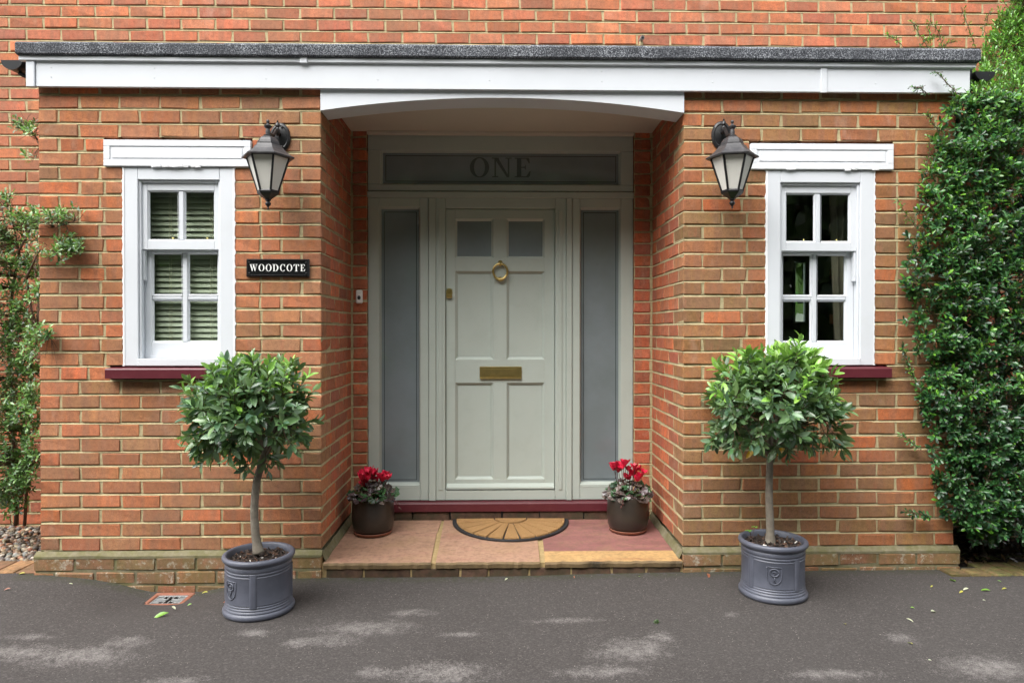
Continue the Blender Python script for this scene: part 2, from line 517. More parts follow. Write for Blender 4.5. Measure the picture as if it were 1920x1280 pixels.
# ================================================================== brickwork
R = random.Random(11)
PITCH_Z, JOINT, UNIT = 0.0786, 0.0116, 0.225
BED0 = Z(1002)                       # a bed joint of the porch near the ground
_brick_cache = {}
def brick_mesh(L, D, H, mat, rng=R):
    key = (round(L / 0.004), round(D / 0.004), round(H / 0.002), mat, rng.randrange(5))
    me = _brick_cache.get(key)
    if me is None:
        v, f = chamfer_box((-L / 2, -D / 2, -H / 2), (L / 2, D / 2, H / 2), 0.0046, 0.0032, rng)
        me = bpy.data.meshes.new("brick")
        me.from_pydata(v, [], f)
        me.materials.append(M[mat])
        _brick_cache[key] = me
    return me
PAL = {
    'front': [((168, 110, 85), 5), ((162, 110, 86), 5), ((155, 110, 88), 4), ((177, 109, 83), 4), ((190, 107, 78), 2), ((150, 109, 88), 2.2), ((166, 104, 82), 3)],
    'right': [((156, 105, 78), 5), ((148, 105, 79), 5), ((144, 106, 81), 4.5), ((166, 103, 76), 3), ((182, 102, 73), 1.8), ((138, 105, 82), 2.4), ((154, 100, 76), 3)],
    'return': [((172, 94, 74), 5), ((163, 90, 74), 3), ((181, 100, 76), 3), ((152, 88, 77), 2), ((169, 96, 78), 3)],
    'house': [((180, 106, 86), 5), ((172, 102, 86), 4), ((186, 110, 87), 4), ((162, 100, 88), 2.5), ((190, 120, 96), 2), ((176, 110, 92), 2)],
}
PAL['plinth'] = [((128, 98, 78), 3), ((138, 98, 80), 2), ((116, 94, 74), 3), ((146, 100, 82), 1)]
def pick(pal):
    L = PAL[pal]
    c = R.choices([q[0] for q in L], [q[1] for q in L])[0]
    k = R.uniform(0.94, 1.13)
    c = (c[0] + 2, c[1] + 2, c[2] - 8)
    return lin(tuple(max(0, min(255, v * k + R.uniform(-3, 3))) for v in c))
def lay(parent, x0, x1, y0, y1, z0, z1, pal, mat='brick', mass=None, j=0.0011):
    if mass is not None:
        v, f = chamfer_box((x0, y0, z0), (x1, y1, z1), 0.003, 0.0012, R)
        mass.tint = pick(pal)
        mass.add(v, f)
        return
    L, D, H = x1 - x0, y1 - y0, z1 - z0
    m = Matrix.Translation(((x0 + x1) / 2, (y0 + y1) / 2 + R.uniform(-j, j), (z0 + z1) / 2 + R.uniform(-0.0022, 0.0022)))
    m = m @ Euler((R.uniform(-0.004, 0.004), R.uniform(-0.012, 0.012), R.uniform(-0.006, 0.006))).to_matrix().to_4x4()
    return place('brick', brick_mesh(L, D, H, mat), m, parent, pick(pal))

def cut(segs, holes):
    """subtract hole intervals from brick segments; a sliver is shared out with its neighbour"""
    out = []
    for a, b in segs:
        pieces = [(a, b)]
        for h0, h1 in holes:
            nx = []
            for p, q in pieces:
                if q <= h0 or p >= h1: nx.append((p, q)); continue
                if p < h0: nx.append((p, h0 - 0.001))
                if q > h1: nx.append((h1 + 0.001, q))
            pieces = nx
        out += pieces
    out = [s for s in out if s[1] - s[0] > 0.004]
    out.sort()
    i = 0
    while i < len(out):
        a, b = out[i]
        if b - a < 0.085:
            best = None
            if i > 0 and abs(a - out[i - 1][1]) < 0.016: best = i - 1
            elif i + 1 < len(out) and abs(out[i + 1][0] - b) < 0.016: best = i
            if best is not None:
                p, q = out[best][0], out[best + 1][1]
                if q - p > 0.22:
                    m = p + (q - p) * 0.56
                    out[best:best + 2] = [(p, m - JOINT / 2), (m + JOINT / 2, q)]
                else:
                    out[best:best + 2] = [(p, q)]
                i = best + 1
                continue
        i += 1
    return out

def mortar_front(mb, x0, x1, zb0, zb1, y, holes, first=True):
    """one course of mortar: an upright face behind the bricks and, below it, a weather-struck bed"""
    segs = cut([(x0, x1)], holes)
    for a, b in segs:
        n = max(1, int((b - a) / 0.05))
        for i in range(n):
            p, q = a + (b - a) * i / n, a + (b - a) * (i + 1) / n
            h = JOINT / 2
            mb.quad((p, y + 0.0048, zb0 + h), (q, y + 0.0048, zb0 + h), (q, y + 0.0048, zb1 - h), (p, y + 0.0048, zb1 - h))
            mb.quad((p, y + 0.0095, zb1 + h), (p, y + 0.0016, zb1 - h), (q, y + 0.0016, zb1 - h), (q, y + 0.0095, zb1 + h))
            mb.quad((p, y + 0.0016, zb1 - h), (p, y + 0.0048, zb1 - h), (q, y + 0.0048, zb1 - h), (q, y + 0.0016, zb1 - h))
            mb.quad((p, y + 0.0095, zb1 + h), (q, y + 0.0095, zb1 + h), (q, y + 0.0048, zb1 + h), (p, y + 0.0048, zb1 + h))

XL0, XL1 = X(73.5), X(602.5)         # porch wall on the blind-window side
UL = (XL1 - XL0 + 0.0) / 7
XR0 = X(1281)
XR1 = XR0 + 7 * UL
DEPTH = 0.79                         # porch projection in front of the house wall
ZTOP = Z(160)
# window placement: (centre x, casing bottom z, casing top z)
WINS = {}
WL = dict(x0=X(232.5, 0, 500), x1=X(438.7, 0, 500), z0=Z(690, 0, 335), z1=Z(315, 0, 335))
WR = dict(x0=X(1437.5, 0, 500), x1=X(1638, 0, 500), z0=Z(685.5, 0, 1537), z1=Z(316.5, 0, 1537))
for w in (WL, WR):
    k = round((w['z1'] - BED0) / PITCH_Z)
    w['z1'] = BED0 + k * PITCH_Z - 0.004
    w['z0'] = BED0 + (k - 14) * PITCH_Z + JOINT * 0.2   # head and cill bear on bed joints
    w['kt'] = k

def porch_wall(x0, x1, inner_right, win, label, pal):
    """x0..x1 along the front; the return runs back from the inner corner"""
    root = thing('porch_wall', ((x0 + x1) / 2, 0.4, 0), label, 'wall')
    mb, mass = MB(), MB()
    ncourse = 33
    U = (x1 - x0) / 7
    # openings in front: window, lintel, sill
    def holes_at(zc):
        h = []
        if win['z0'] - 0.001 < zc < win['z1']: h.append((win['x0'] - 0.004, win['x1'] + 0.004))
        if win['z1'] < zc < win['z1'] + 2 * PITCH_Z: h.append((win['lx0'], win['lx1']))
        if win['z0'] - PITCH_Z < zc < win['z0']: h.append((win['sx0'], win['sx1']))
        return h
    for i in range(-1, ncourse):
        zb0, zb1 = BED0 + i * PITCH_Z, BED0 + (i + 1) * PITCH_Z
        if zb0 > ZTOP: break
        z0, z1 = zb0 + JOINT / 2, zb1 - JOINT / 2
        rowA = (i % 2 == 0)
        hd = U / 2
        # front bricks
        if rowA: edges = [x0 + U * k for k in range(8)]
        else: edges = [x0, x0 + hd] + [x0 + hd + U * k for k in range(1, 7)] + [x1]
        segs = []
        for k in range(len(edges) - 1):
            a = edges[k] + (JOINT / 2 if k > 0 else 0)
            b = edges[k + 1] - (JOINT / 2 if k < len(edges) - 2 else 0)
            segs.append((a + R.uniform(-0.003, 0.003) * (k > 0), b + R.uniform(-0.003, 0.002) * (k < len(edges) - 2)))
        hs_ = holes_at((zb0 + zb1) / 2)
        cs = cut(segs, hs_)
        for a, b in cs:
            quoin = (b > x1 - 0.002) if inner_right else (a < x0 + 0.002)
            dep = 0.1025
            if quoin and not rowA: dep = 0.2125
            lay(root, a, b, 0.0, dep, z0, z1, pal)
        mortar_front(mb, x0 + 0.003, x1 - 0.003, zb0, zb1, 0.0, hs_)
        # return bricks
        xr = x1 if inner_right else x0
        sg = 1 if inner_right else -1
        y = (0.1025 + JOINT) if rowA else (0.2125 + JOINT)
        while y < DEPTH - 0.02:
            y2 = min(y + 0.2125, DEPTH - 0.008)
            xa, xb = (xr - 0.1025, xr) if inner_right else (xr, xr + 0.1025)
            inner = y2 > DEPTH - 0.05
            lay(root, xa, xb, y, y2, z0, z1, 'return', mass=mass if inner else None)
            y = y2 + JOINT
        h = JOINT / 2
        e = lambda d: xr - sg * d
        q = lambda ya, yb, za, zb, da, db: mb.quad((e(da), ya, za), (e(da), yb, za), (e(db), yb, zb), (e(db), ya, zb))
        q(0.004, DEPTH, zb0 + h, zb1 - h, 0.003, 0.003)
        q(0.004, DEPTH, zb1 - h, zb1 + h, 0.0005, 0.006)
        # outer end of the wing
        xo = x0 if inner_right else x1
        so = -1 if inner_right else 1
        if i >= -1:
            y = 0.1025 + JOINT if rowA else 0.1025 + JOINT
            while y < DEPTH - 0.02:
                y2 = min(y + 0.2125, DEPTH - 0.004)
                xa, xb = (xo, xo + 0.1025) if inner_right else (xo - 0.1025, xo)
                lay(root, xa, xb, y, y2, z0, z1, pal, mass=mass)
                y = y2 + JOINT
            mb.quad((xo - so * 0.003, 0.003, zb0 - h), (xo - so * 0.003, DEPTH, zb0 - h), (xo - so * 0.003, DEPTH, zb1 - h), (xo - so * 0.003, 0.003, zb1 - h))
    mb.build('mortar', 'mortar', root)
    mass.build('brickwork', 'brick_mass', root, kind='stuff')
    # plinth: projecting courses under a sloping mortar fillet
    zp = BED0 - PITCH_Z
    pj = 0.022
    ex0, ex1 = (x0 - pj, x1 + 0.004) if inner_right else (x0 - 0.004, x1 + pj)
    fil = MB()
    n = 40
    for i in range(n):
        p, q = ex0 + (ex1 - ex0) * i / n, ex0 + (ex1 - ex0) * (i + 1) / n
        w1, w2 = [0.004 * noise.noise((s * 6, 3, x0)) for s in (p, q)]
        fil.quad((p, -pj - 0.001, zp - 0.020 + w1), (q, -pj - 0.001, zp - 0.020 + w2), (q, 0.004, zp + 0.003 + w2), (p, 0.004, zp + 0.003 + w1))
        fil.quad((p, -pj - 0.001, zp - 0.034), (q, -pj - 0.001, zp - 0.034), (q, -pj - 0.001, zp - 0.020 + w2), (p, -pj - 0.001, zp - 0.020 + w1))
    fil.build('plinth_fillet', 'mortar_low', root)
    pm = MB()
    pm.box(ex0 + 0.006, ex1 - 0.006, -pj + 0.005, DEPTH - 0.01, -0.2, zp - 0.022, 0.001)
    pm.build('plinth_core', 'mortar_low', root)
    ztop = zp - 0.033
    for c in range(3):
        z1 = ztop - c * 0.077
        z0 = z1 - 0.064
        xs = ex0 + (0 if c % 2 == 0 else UL / 2)
        k = 0
        edges = [ex0] + ([] if c % 2 == 0 else [ex0 + UL / 2])
        while edges[-1] + UL < ex1 - 0.03: edges.append(edges[-1] + UL)
        edges.append(ex1)
        for a, b in zip(edges[:-1], edges[1:]):
            lay(root, a + (JOINT / 2 if a > ex0 else 0), b - (JOINT / 2 if b < ex1 else 0), -pj, 0.08, z0, z1, 'plinth', 'brick_low', j=0.003)
    return root

WL.update(lx0=X(196.5), lx1=X(473.5), sx0=X(206), sx1=X(206) + (WL['x0'] - X(206)) * 2 + (WL['x1'] - WL['x0']))
sw = WL['x0'] - WL['sx0']
WR.update(lx0=X(1404.5), lx1=X(1673), sx0=WR['x0'] - sw, sx1=WR['x1'] + sw)
wall_l = porch_wall(XL0, XL1, True, WL, 'brick porch wall round the white window with the venetian blind', 'front')
wall_r = porch_wall(XR0, XR1, False, WR, 'brick porch wall between the doorway and the green climber', 'right')

# ------------------------------------------------------------------ house wall behind
house = thing('house_wall', (0, DEPTH, 0), 'red brick house wall rising behind the flat porch roof', 'wall')
hmass, hmort = MB(), MB()
HX0, HX1 = X(-180, DEPTH), X(2100, DEPTH)
HB = Z(61.5, DEPTH)                  # a bed joint of the house wall
HP = (HB - Z(17.6, DEPTH)) / -2
UH = UNIT
ph = X(52, DEPTH)
FX0, FX1 = X(689.5, DEPTH), X(1187.5, DEPTH)   # doorway opening
ZROOF = Z(95, -0.05)
k0 = int((0 - HB) / HP) - 1
for k in range(k0, 10):
    zb0, zb1 = HB + k * HP, HB + (k + 1) * HP
    z0, z1 = zb0 + JOINT / 2, zb1 - JOINT / 2
    if z0 > Z(-90, DEPTH): break
    off = 0 if k % 2 else UH / 2
    xs = ph + off - UH * 6
    high = zb1 > ZROOF - 0.02
    while xs < HX1:
        a, b = xs + JOINT / 2, xs + UH - JOINT / 2
        xs += UH * R.choice((1, 1, 1, 0.995, 1.005))
        if high:
            if b > HX0 - 0.1: lay(house, a, b, DEPTH, DEPTH + 0.1, z0, z1, 'house', j=0.0014)
        elif b < XL0 + 0.3 and b > HX0 - 0.1:
            lay(house, a, b, DEPTH, DEPTH + 0.1, z0, z1, 'house', j=0.0014)
        elif a > XR1 - 0.3:
            lay(house, a, b, DEPTH, DEPTH + 0.1, z0, z1, 'house', mass=hmass)
    if not high:
        # the two narrow piers either side of the door frame
        d = 0.0 if k % 2 else 0.0
        for a, b in ((XL1 + 0.012, FX0 - 0.004), (FX1 + 0.004, XR0 - 0.012)):
            lay(house, a, b, DEPTH - 0.006, DEPTH + 0.1, z0, z1, 'return', j=0.001)
    segs = [(HX0, HX1)] if high else [(HX0, XL0 + 0.1), (XL1 - 0.01, FX0 - 0.002), (FX1 + 0.002, XR0 + 0.01), (XR1 - 0.1, HX1)]
    for a, b in segs:
        pier = (not high) and (a > XL0 + 0.2 and b < XR1 - 0.2)
        mortar_front(hmort, a, b, zb0, zb1, DEPTH - (0.006 if pier else 0), [])
hmort.build('mortar', 'mortar', house)
mb = MB()  # boxes added behind the piers to block sky light through the gaps
for a, b in ((XL1 - 0.08, FX0 + 0.03), (FX1 - 0.03, XR0 + 0.08)):
    mb.box(a, b, DEPTH + 0.115, DEPTH + 0.2, -0.1, 2.9, 0.001)
mb.build('gap_blocker', 'mortar', house)
hmass.build('brickwork', 'brick_mass', house, kind='stuff')

# small overflow pipe poking out of the house wall above the roof
pp = P(1201, 77, DEPTH)
pipe = thing('overflow_pipe', pp, 'short grey overflow pipe poking from the upper brick wall', 'pipe')
mb = MB()
mb.tube([pp + Vector((0, 0.03, 0)), pp + Vector((0, -0.05, 0)), pp + Vector((0, -0.07, -0.008))], 0.013, 12)
mb.build('tube', 'steel', pipe, smooth=True, wn=40)
mb = MB(); mb.lathe([(0.008, 0), (0.008, 0.002)], (pp.x, 0, 0), 10)
mb.v = [(x, pp.y - 0.0705 - (z) , pp.z - 0.008 + y) for x, y, z in mb.v]
mb.build('bore_shade', 'dark', pipe)  # dark disc on the closed end, painted as the shade inside the pipe
mb = MB(); mb.box(pp.x - 0.012, pp.x + 0.012, pp.y - 0.03, pp.y + 0.01, pp.z - 0.045, pp.z - 0.012, 0.006)
mb.build('mortar_lump', 'mortar', pipe)

# ================================================================== porch roof
OV = -0.045                           # front of the fascia
fx0, fx1 = X(50, OV, 140), X(1819, OV, 140)
zf0, zf1 = Z(168.5, OV), Z(112, OV)
roof = thing('porch_roof', ((fx0 + fx1) / 2, 0.3, zf0), 'flat porch roof with grey felt edge and white fascia over an arch', 'porch roof')
mb = MB()
mb.box(fx0 + 0.05, fx1, OV, OV + 0.02, zf0, zf1, 0.002)
mb.build('fascia_board', 'white', roof)
mb = MB()
mb.box(fx0, fx0 + 0.046, OV - 0.008, OV + 0.02, zf0 - 0.004, zf1 - 0.012, 0.003)
mb.build('corner_trim', 'white', roof)
for px in (1543,):
    mb = MB(); xx = X(px, OV)
    mb.box(xx - 0.017, xx + 0.017, OV - 0.006, OV + 0.004, zf0 - 0.005, zf1 - 0.012, 0.002)
    mb.build('joint_cover', 'white', roof)
mb = MB()
bx0, bx1 = X(31, OV - 0.03, 115), X(1834, OV - 0.03, 120)
mb.box(bx0, bx1, OV - 0.016, OV + 0.01, Z(118, OV - 0.03), Z(109.5, OV - 0.03), 0.002)
mb.build('drip_batten', 'white', roof)
mb = MB(); xx = X(569, OV - 0.03)
mb.box(xx - 0.02, xx + 0.02, OV - 0.022, OV - 0.01, Z(120, OV - 0.03), Z(108.6, OV - 0.03), 0.002)
mb.build('batten_clip', 'white', roof)
# felt: three lapped lengths with an uneven folded edge
felt_x = [X(28, -0.078, 95), X(420, -0.078, 95), X(996, -0.078, 95), X(1838, -0.078, 95)]
zt, zb = Z(84.5, -0.078), Z(108.5, -0.078)
for i in range(3):
    a, b = felt_x[i], felt_x[i + 1] + (0.012 if i < 2 else 0)
    mb = MB()
    n = max(6, int((b - a) / 0.05))
    pr = 0.003 * i
    rings = []
    for j in range(n + 1):
        s = a + (b - a) * j / n
        w = 0.004 * noise.noise((s * 3, 0, i)) + 0.003 * noise.noise((s * 11, 5, i))
        y = -0.078 - pr + 0.004 * noise.noise((s * 4, 9, i))
        rings.append([(s, y + 0.012, zb + w), (s, y, zb + 0.006 + w), (s, y - 0.002, zt - 0.012 + w * 0.6), (s, y + 0.010, zt + w * 0.6 + pr * 0.5), (s, y + 0.12, zt + 0.012 + pr * 0.5), (s, DEPTH + 0.01, zt + 0.03 + pr * 0.5), (s, DEPTH + 0.01, zb)])
    vs = [p for r in rings for p in r]
    m_ = 7
    fs = [(j * m_ + k, (j + 1) * m_ + k, (j + 1) * m_ + (k + 1) % m_, j * m_ + (k + 1) % m_) for j in range(n) for k in range(m_)]
    fs += [tuple(range(m_)), tuple(range(n * m_ + m_ - 1, n * m_ - 1, -1))]
    mb.add(vs, fs)
    mb.build('felt_sheet', 'felt', roof)
# nail heads in pairs along the fascia
for px in (98, 291, 500, 709, 918, 1128, 1335, 1545, 1640):
    for dz in (0.35, 0.72):
        mb = MB(); xx = X(px, OV); zz = zf0 + (zf1 - 0.02 - zf0) * dz
        mb.lathe([(0.0, 0.003), (0.0025, 0.002), (0.0035, 0)], (0, 0, 0), 8)
        mb.v = [(xx + x, OV - z, zz + y) for x, y, z in mb.v]
        mb.build('nail_head', 'white_rough', roof)
# roof deck behind the fascia and the boxed eaves at both ends
mb = MB()
mb.box(fx0 + 0.02, fx1 - 0.004, OV + 0.0205, DEPTH, zf0 + 0.02, zb - 0.002, 0.001)
mb.build('roof_deck', 'soffit', roof)
# arched beam over the doorway
ax0, ax1 = XL1 + 0.003, XR0 - 0.003
AY0, AY1 = OV + 0.022, OV + 0.022 + 0.175
zspr, zcrn = Z(209.5, AY0), Z(183.5, AY0)
n = 40
mb = MB()
bot = [(ax0 + (ax1 - ax0) * i / n, zspr + (zcrn - zspr) * (1 - (2 * i / n - 1) ** 2)) for i in range(n + 1)]
ztopb = zf0 + 0.018
vs, fs = [], []
for x_, z_ in bot: vs += [(x_, AY0, z_), (x_, AY0, ztopb), (x_, AY1, z_), (x_, AY1, ztopb)]
for i in range(n):
    a, b = i * 4, i * 4 + 4
    fs += [(a, b, b + 1, a + 1), (a + 2, a + 3, b + 3, b + 2), (a, a + 2, b + 2, b)]
fs += [(0, 1, 3, 2), (n * 4, n * 4 + 2, n * 4 + 3, n * 4 + 1)]
mb.add(vs, fs)
mb.build('arch_beam', 'white', roof)
# soffit of the porch with a cover bead at the door head
zs = zf0 + 0.004
mb = MB()
mb.box(XL1 + 0.002, XR0 - 0.002, AY1 + 0.001, DEPTH + 0.05, zs, zs + 0.012, 0.001)
mb.build('soffit_board', 'soffit', roof)
mb = MB()
mb.box(FX0, FX1, DEPTH + 0.002 - 0.03, DEPTH + 0.012, zs - 0.022, zs - 0.0005, 0.003)
mb.build('soffit_bead', 'soffit', roof)
# wall plates above the brickwork each side hide the open wall head
mb = MB()
for a, b in ((XL0 + 0.02, XL1 - 0.02), (XR0 + 0.02, XR1 - 0.02)):
    mb.box(a, b, 0.02, DEPTH, zf0 + 0.002, zf0 + 0.018, 0.001)
mb.build('wall_plate', 'soffit', roof)

# gutters at both ends of the roof
def gutter(xc, zc, label, sgn, y0):
    root = thing('gutter', (xc, 0.3, zc), label, 'gutter')
    mb = MB()
    r, n = 0.055, 16
    vs, fs = [], []
    for i, y in enumerate((y0, DEPTH)):
        for k in range(n + 1):
            an = math.pi + math.pi * k / n
            vs.append((xc + r * math.cos(an), y, zc + r * math.sin(an) * 0.9))
        for k in range(n + 1):
            an = 2 * math.pi - math.pi * k / n
            vs.append((xc + (r - 0.004) * math.cos(an), y, zc + (r - 0.004) * math.sin(an) * 0.9))
    m_ = 2 * n + 2
    fs = [(k, (k + 1) % m_, m_ + (k + 1) % m_, m_ + k) for k in range(m_)]
    mb.add(vs, fs)
    mb.build('channel', 'black_plastic', root, smooth=True, wn=40)
    mb = MB()
    mb.prism([(xc + r * 1.06 * math.cos(math.pi + math.pi * k / n), zc + r * math.sin(math.pi + math.pi * k / n) * 0.96) for k in range(n + 1)], y0 - 0.006, y0 + 0.012)
    mb.build('end_cap', 'black_plastic', root)
    mb = MB()
    bx = xc - sgn * (r + 0.006)
    mb.box(bx - 0.012, bx + 0.014, y0 + 0.03, y0 + 0.06, zc - 0.085, zc + 0.03, 0.004)
    mb.tube([(xc - sgn * 0.01, y0 + 0.045, zc - 0.054), (xc - sgn * 0.04, y0 + 0.045, zc - 0.07), (bx, y0 + 0.045, zc - 0.075)], 0.012, 8)
    mb.build('bracket', 'black_plastic', root)
    return root
gutter(X(23, 0.05, 130), Z(121, 0.05), 'black half-round gutter at the end of the roof over the thin shrub', -1, 0.05)
gutter(X(1846, 0.05, 130), Z(128, 0.05), 'black half-round gutter at the roof end above the dense climber', 1, 0.05)

# ================================================================== windows
def lintel(w, label, wob):
    root = thing('window_lintel', ((w['lx0'] + w['lx1']) / 2, 0, w['z1']), label, 'lintel')
    x0, x1 = w['lx0'] + 0.002, w['lx1'] - 0.002
    z0, z1 = w['z1'] + 0.002, w['z1'] + 2 * PITCH_Z - 0.008
    mb = MB(); mb.box(x0, x1, -0.010, 0.09, z0, z1, 0.006)
    mb.build('slab', 'white_rough', root)
    b = 0.036
    mb = MB()
    y0, y1 = -0.0155, -0.0101
    for a in ((x0 + 0.002, x1 - 0.002, z0 + 0.002, z0 + b), (x0 + 0.002, x1 - 0.002, z1 - b, z1 - 0.002), (x0 + 0.002, x0 + b, z0 + b + 0.0005, z1 - b - 0.0005), (x1 - b, x1 - 0.002, z0 + b + 0.0005, z1 - b - 0.0005)):
        mb.box(a[0], a[1], y0, y1, a[2], a[3], 0.003)
    mb.build('raised_border', 'white_rough', root)
    mb = MB()
    mb.box(x0 + b + 0.012, x1 - b - 0.012, -0.0140, -0.0101, z0 + b + 0.01, z1 - b - 0.01, 0.004)
    mb.build('panel', 'white_rough', root)
    # paint and filler slopped along the lower edge
    mb = MB(); rr = random.Random(wob)
    for i in range(26 if wob == 5 else 7):
        xx = x0 + 0.06 + rr.random() * (x1 - x0 - 0.12)
        if wob == 5: xx = rr.gauss((x0 + x1) / 2 + 0.02, 0.09)
        l = rr.uniform(0.015, 0.05)
        v, f = chamfer_box((xx, -0.0175, z0 - rr.uniform(0.0, 0.005)), (xx + l * 0.7, -0.0145, z0 + rr.uniform(0.004, 0.014)), 0.0015, 0.0025, rr)
        mb.add(v, f)
    mb.build('filler', 'white_seal', root)
    return root
lintel(WL, 'white painted panelled lintel next to the lantern, over the blind window', 5)
lintel(WR, 'white painted panelled lintel over the window with the curtain', 8)

def sash_window(w, label, sill_label, seed):
    rr = random.Random(seed)
    x0, x1, z0, z1 = w['x0'], w['x1'], w['z0'], w['z1']
    xc = (x0 + x1) / 2
    root = thing('sash_window', (xc, 0, z0), label, 'window')
    cw, ch, cb = 0.077, 0.068, 0.040
    mb = MB()      # outer casing: two jambs, head, bottom
    yf, yb = -0.002, 0.11
    mb.box(x0, x0 + cw, yf, yb, z0, z1, 0.003)
    mb.box(x1 - cw, x1, yf, yb, z0, z1, 0.003)
    mb.box(x0 + cw + 0.0004, x1 - cw - 0.0004, yf, yb, z1 - ch, z1, 0.003)
    mb.box(x0 + cw + 0.0004, x1 - cw - 0.0004, yf - 0.008, yb, z0, z0 + cb, 0.003)
    fr = mb.build('frame', 'white', root)
    mb = MB()      # moulded inner bead round the casing
    bw = 0.012
    ix0, ix1, iz0, iz1 = x0 + cw, x1 - cw, z0 + cb, z1 - ch
    for a in ((ix0 + 0.0005, ix0 + bw, iz0 + 0.0005, iz1 - 0.0005), (ix1 - bw, ix1 - 0.0005, iz0 + 0.0005, iz1 - 0.0005), (ix0 + bw + 0.0005, ix1 - bw - 0.0005, iz1 - bw, iz1 - 0.0005)):
        mb.box(a[0], a[1], 0.010, 0.022, a[2], a[3], 0.003)
    mb.build('bead', 'white', root)
    # upper sash
    zm = z1 - (466 - 315) / 336.0
    gz0u, gz1u = z1 - (449 - 315) / 336.0, z1 - (356 - 315) / 336.0
    gx = 0.1845
    def sash(name, ya, yb_, zz0, zz1, g0, g1, bars):
        us = MB()
        us.box(ix0 + 0.002, xc - gx, ya, yb_, zz0, zz1, 0.002)
        us.box(xc + gx, ix1 - 0.002, ya, yb_, zz0, zz1, 0.002)
        us.box(xc - gx + 0.0004, xc + gx - 0.0004, ya, yb_, g1, zz1, 0.002)
        us.box(xc - gx + 0.0004, xc + gx - 0.0004, ya, yb_, zz0, g0, 0.002)
        s = us.build(name, 'white', root)
        gb = MB()
        gb.box(xc - 0.0155, xc + 0.0155, ya + 0.004, yb_ - 0.004, g0 + 0.0004, g1 - 0.0004, 0.005)
        gb.build('glazing_bar', 'white', s)
        # mitred putty bevel round the glass
        pb = MB()
        ym = (ya + yb_) / 2
        o, i_ = 0.0, 0.010
        cells = []
        zs_ = [g0] + bars + [g1]
        for q in range(len(zs_) - 1):
            lo = zs_[q] + (0.012 if q > 0 else 0); hi = zs_[q + 1] - (0.012 if q < len(zs_) - 2 else 0)
            cells += [(xc - gx, xc - 0.0155, lo, hi), (xc + 0.0155, xc + gx, lo, hi)]
        for (a, b, c, d) in cells:
            O = [(a, ya + 0.003, c), (b, ya + 0.003, c), (b, ya + 0.003, d), (a, ya + 0.003, d)]
            e = 0.008
            I = [(a + e, ym - 0.004, c + e), (b - e, ym - 0.004, c + e), (b - e, ym - 0.004, d - e), (a + e, ym - 0.004, d - e)]
            pb.add(O + I, [(k, (k + 1) % 4, 4 + (k + 1) % 4, 4 + k) for k in range(4)])
        pb.build('glazing_bevel', 'white', s)
        for z_ in bars:
            hb = MB()
            for a, b in ((xc - gx + 0.0004, xc - 0.016), (xc + 0.016, xc + gx - 0.0004)):
                hb.box(a, b, ya + 0.005, yb_ - 0.005, z_ - 0.012, z_ + 0.012, 0.005)
            hb.build('glazing_bar', 'white', s)
        for (a, b, c, d) in cells:
            g = MB()
            g.box(a + 0.001, b - 0.001, ym - 0.003, ym + 0.003, c + 0.001, d - 0.001, 0.0005)
            g.build('pane', 'glass', s)
        return s
    up = sash('upper_sash', 0.024, 0.062, zm, iz1 - 0.001, gz0u, gz1u, [])
    # lower sash stands one sash thickness further in
    yl = 0.068
    k = (3.87 + yl) / 3.87
    zc_ = 1.345
    zl = lambda d: (z1 - d / 336.0 - zc_) * k + zc_
    g0l, g1l = zl(639 - 315), zl(473 - 315)
    low = sash('lower_sash', yl, yl + 0.038, iz0 + 0.001, zm + 0.03, g0l, g1l, [zl(556 - 315)])
    mb = MB()      # parting beads that keep the upper sash out
    zmid = zm - 0.17
    for a, b in ((ix0 + 0.0006, ix0 + 0.020), (ix1 - 0.020, ix1 - 0.0006)):
        mb.box(a, b, 0.03, 0.060, zmid, zm - 0.001, 0.002)
    mb.build('parting_bead', 'white', root)
    for s in (-1, 1):   # brass fasteners on the meeting rail
        fb = MB()
        fxx = xc + s * 0.095 + 0.02
        fb.box(fxx - 0.035, fxx + 0.02, 0.064, 0.078, gz0u + 0.002, gz0u + 0.008, 0.001)
        fb.lathe([(0.0, 0.02), (0.006, 0.018), (0.008, 0.012), (0.004, 0.006), (0.006, 0)], (fxx + 0.012, 0.071, gz0u + 0.004), 10)
        fb.build('fastener', 'brass', up, smooth=True, wn=40)
    # sealant line slopped onto the bricks
    mb = MB()
    n = 90
    for side, xx, sg in ((0, x0, -1), (1, x1, 1)):
        pts = []
        for i in range(n + 1):
            zz = z0 + (z1 - z0) * i / n
            fr_ = ((zz - BED0) / PITCH_Z) % 1.0
            inj = 0.006 if (fr_ < 0.1 or fr_ > 0.9) else 0.0
            pts.append((xx + sg * (0.004 + inj * 0.7 + 0.003 * rr.random()), zz))
        for i in range(n):
            a, b = pts[i], pts[i + 1]
            mb.quad((xx - sg * 0.004, -0.0045, a[1]), (a[0], -0.003, a[1]), (b[0], -0.003, b[1]), (xx - sg * 0.004, -0.0045, b[1]))
            mb.quad((a[0], -0.003, a[1]), (a[0] + sg * 0.001, 0.006, a[1]), (b[0] + sg * 0.001, 0.006, b[1]), (b[0], -0.003, b[1]))
    mb.build('sealant', 'white_seal', root)
    mb = MB()
    zs1 = z0 - 0.002
    sx0, sx1 = w['sx0'] + 0.002, w['sx1'] - 0.002
    prof = [(-0.055, zs1 - 0.064), (-0.055, zs1 - 0.016), (-0.050, zs1 - 0.010), (0.06, zs1), (0.06, zs1 - 0.064)]
    vs = [(sx0, y, z) for y, z in prof] + [(sx1, y, z) for y, z in prof]
    m_ = len(prof)
    mb.add(vs, [tuple(range(m_)), tuple(range(2 * m_ - 1, m_ - 1, -1))] + [(i, i + m_, (i + 1) % m_ + m_, (i + 1) % m_) for i in range(m_)])
    mb.build('sill', 'maroon', root, label=sill_label)
    return root
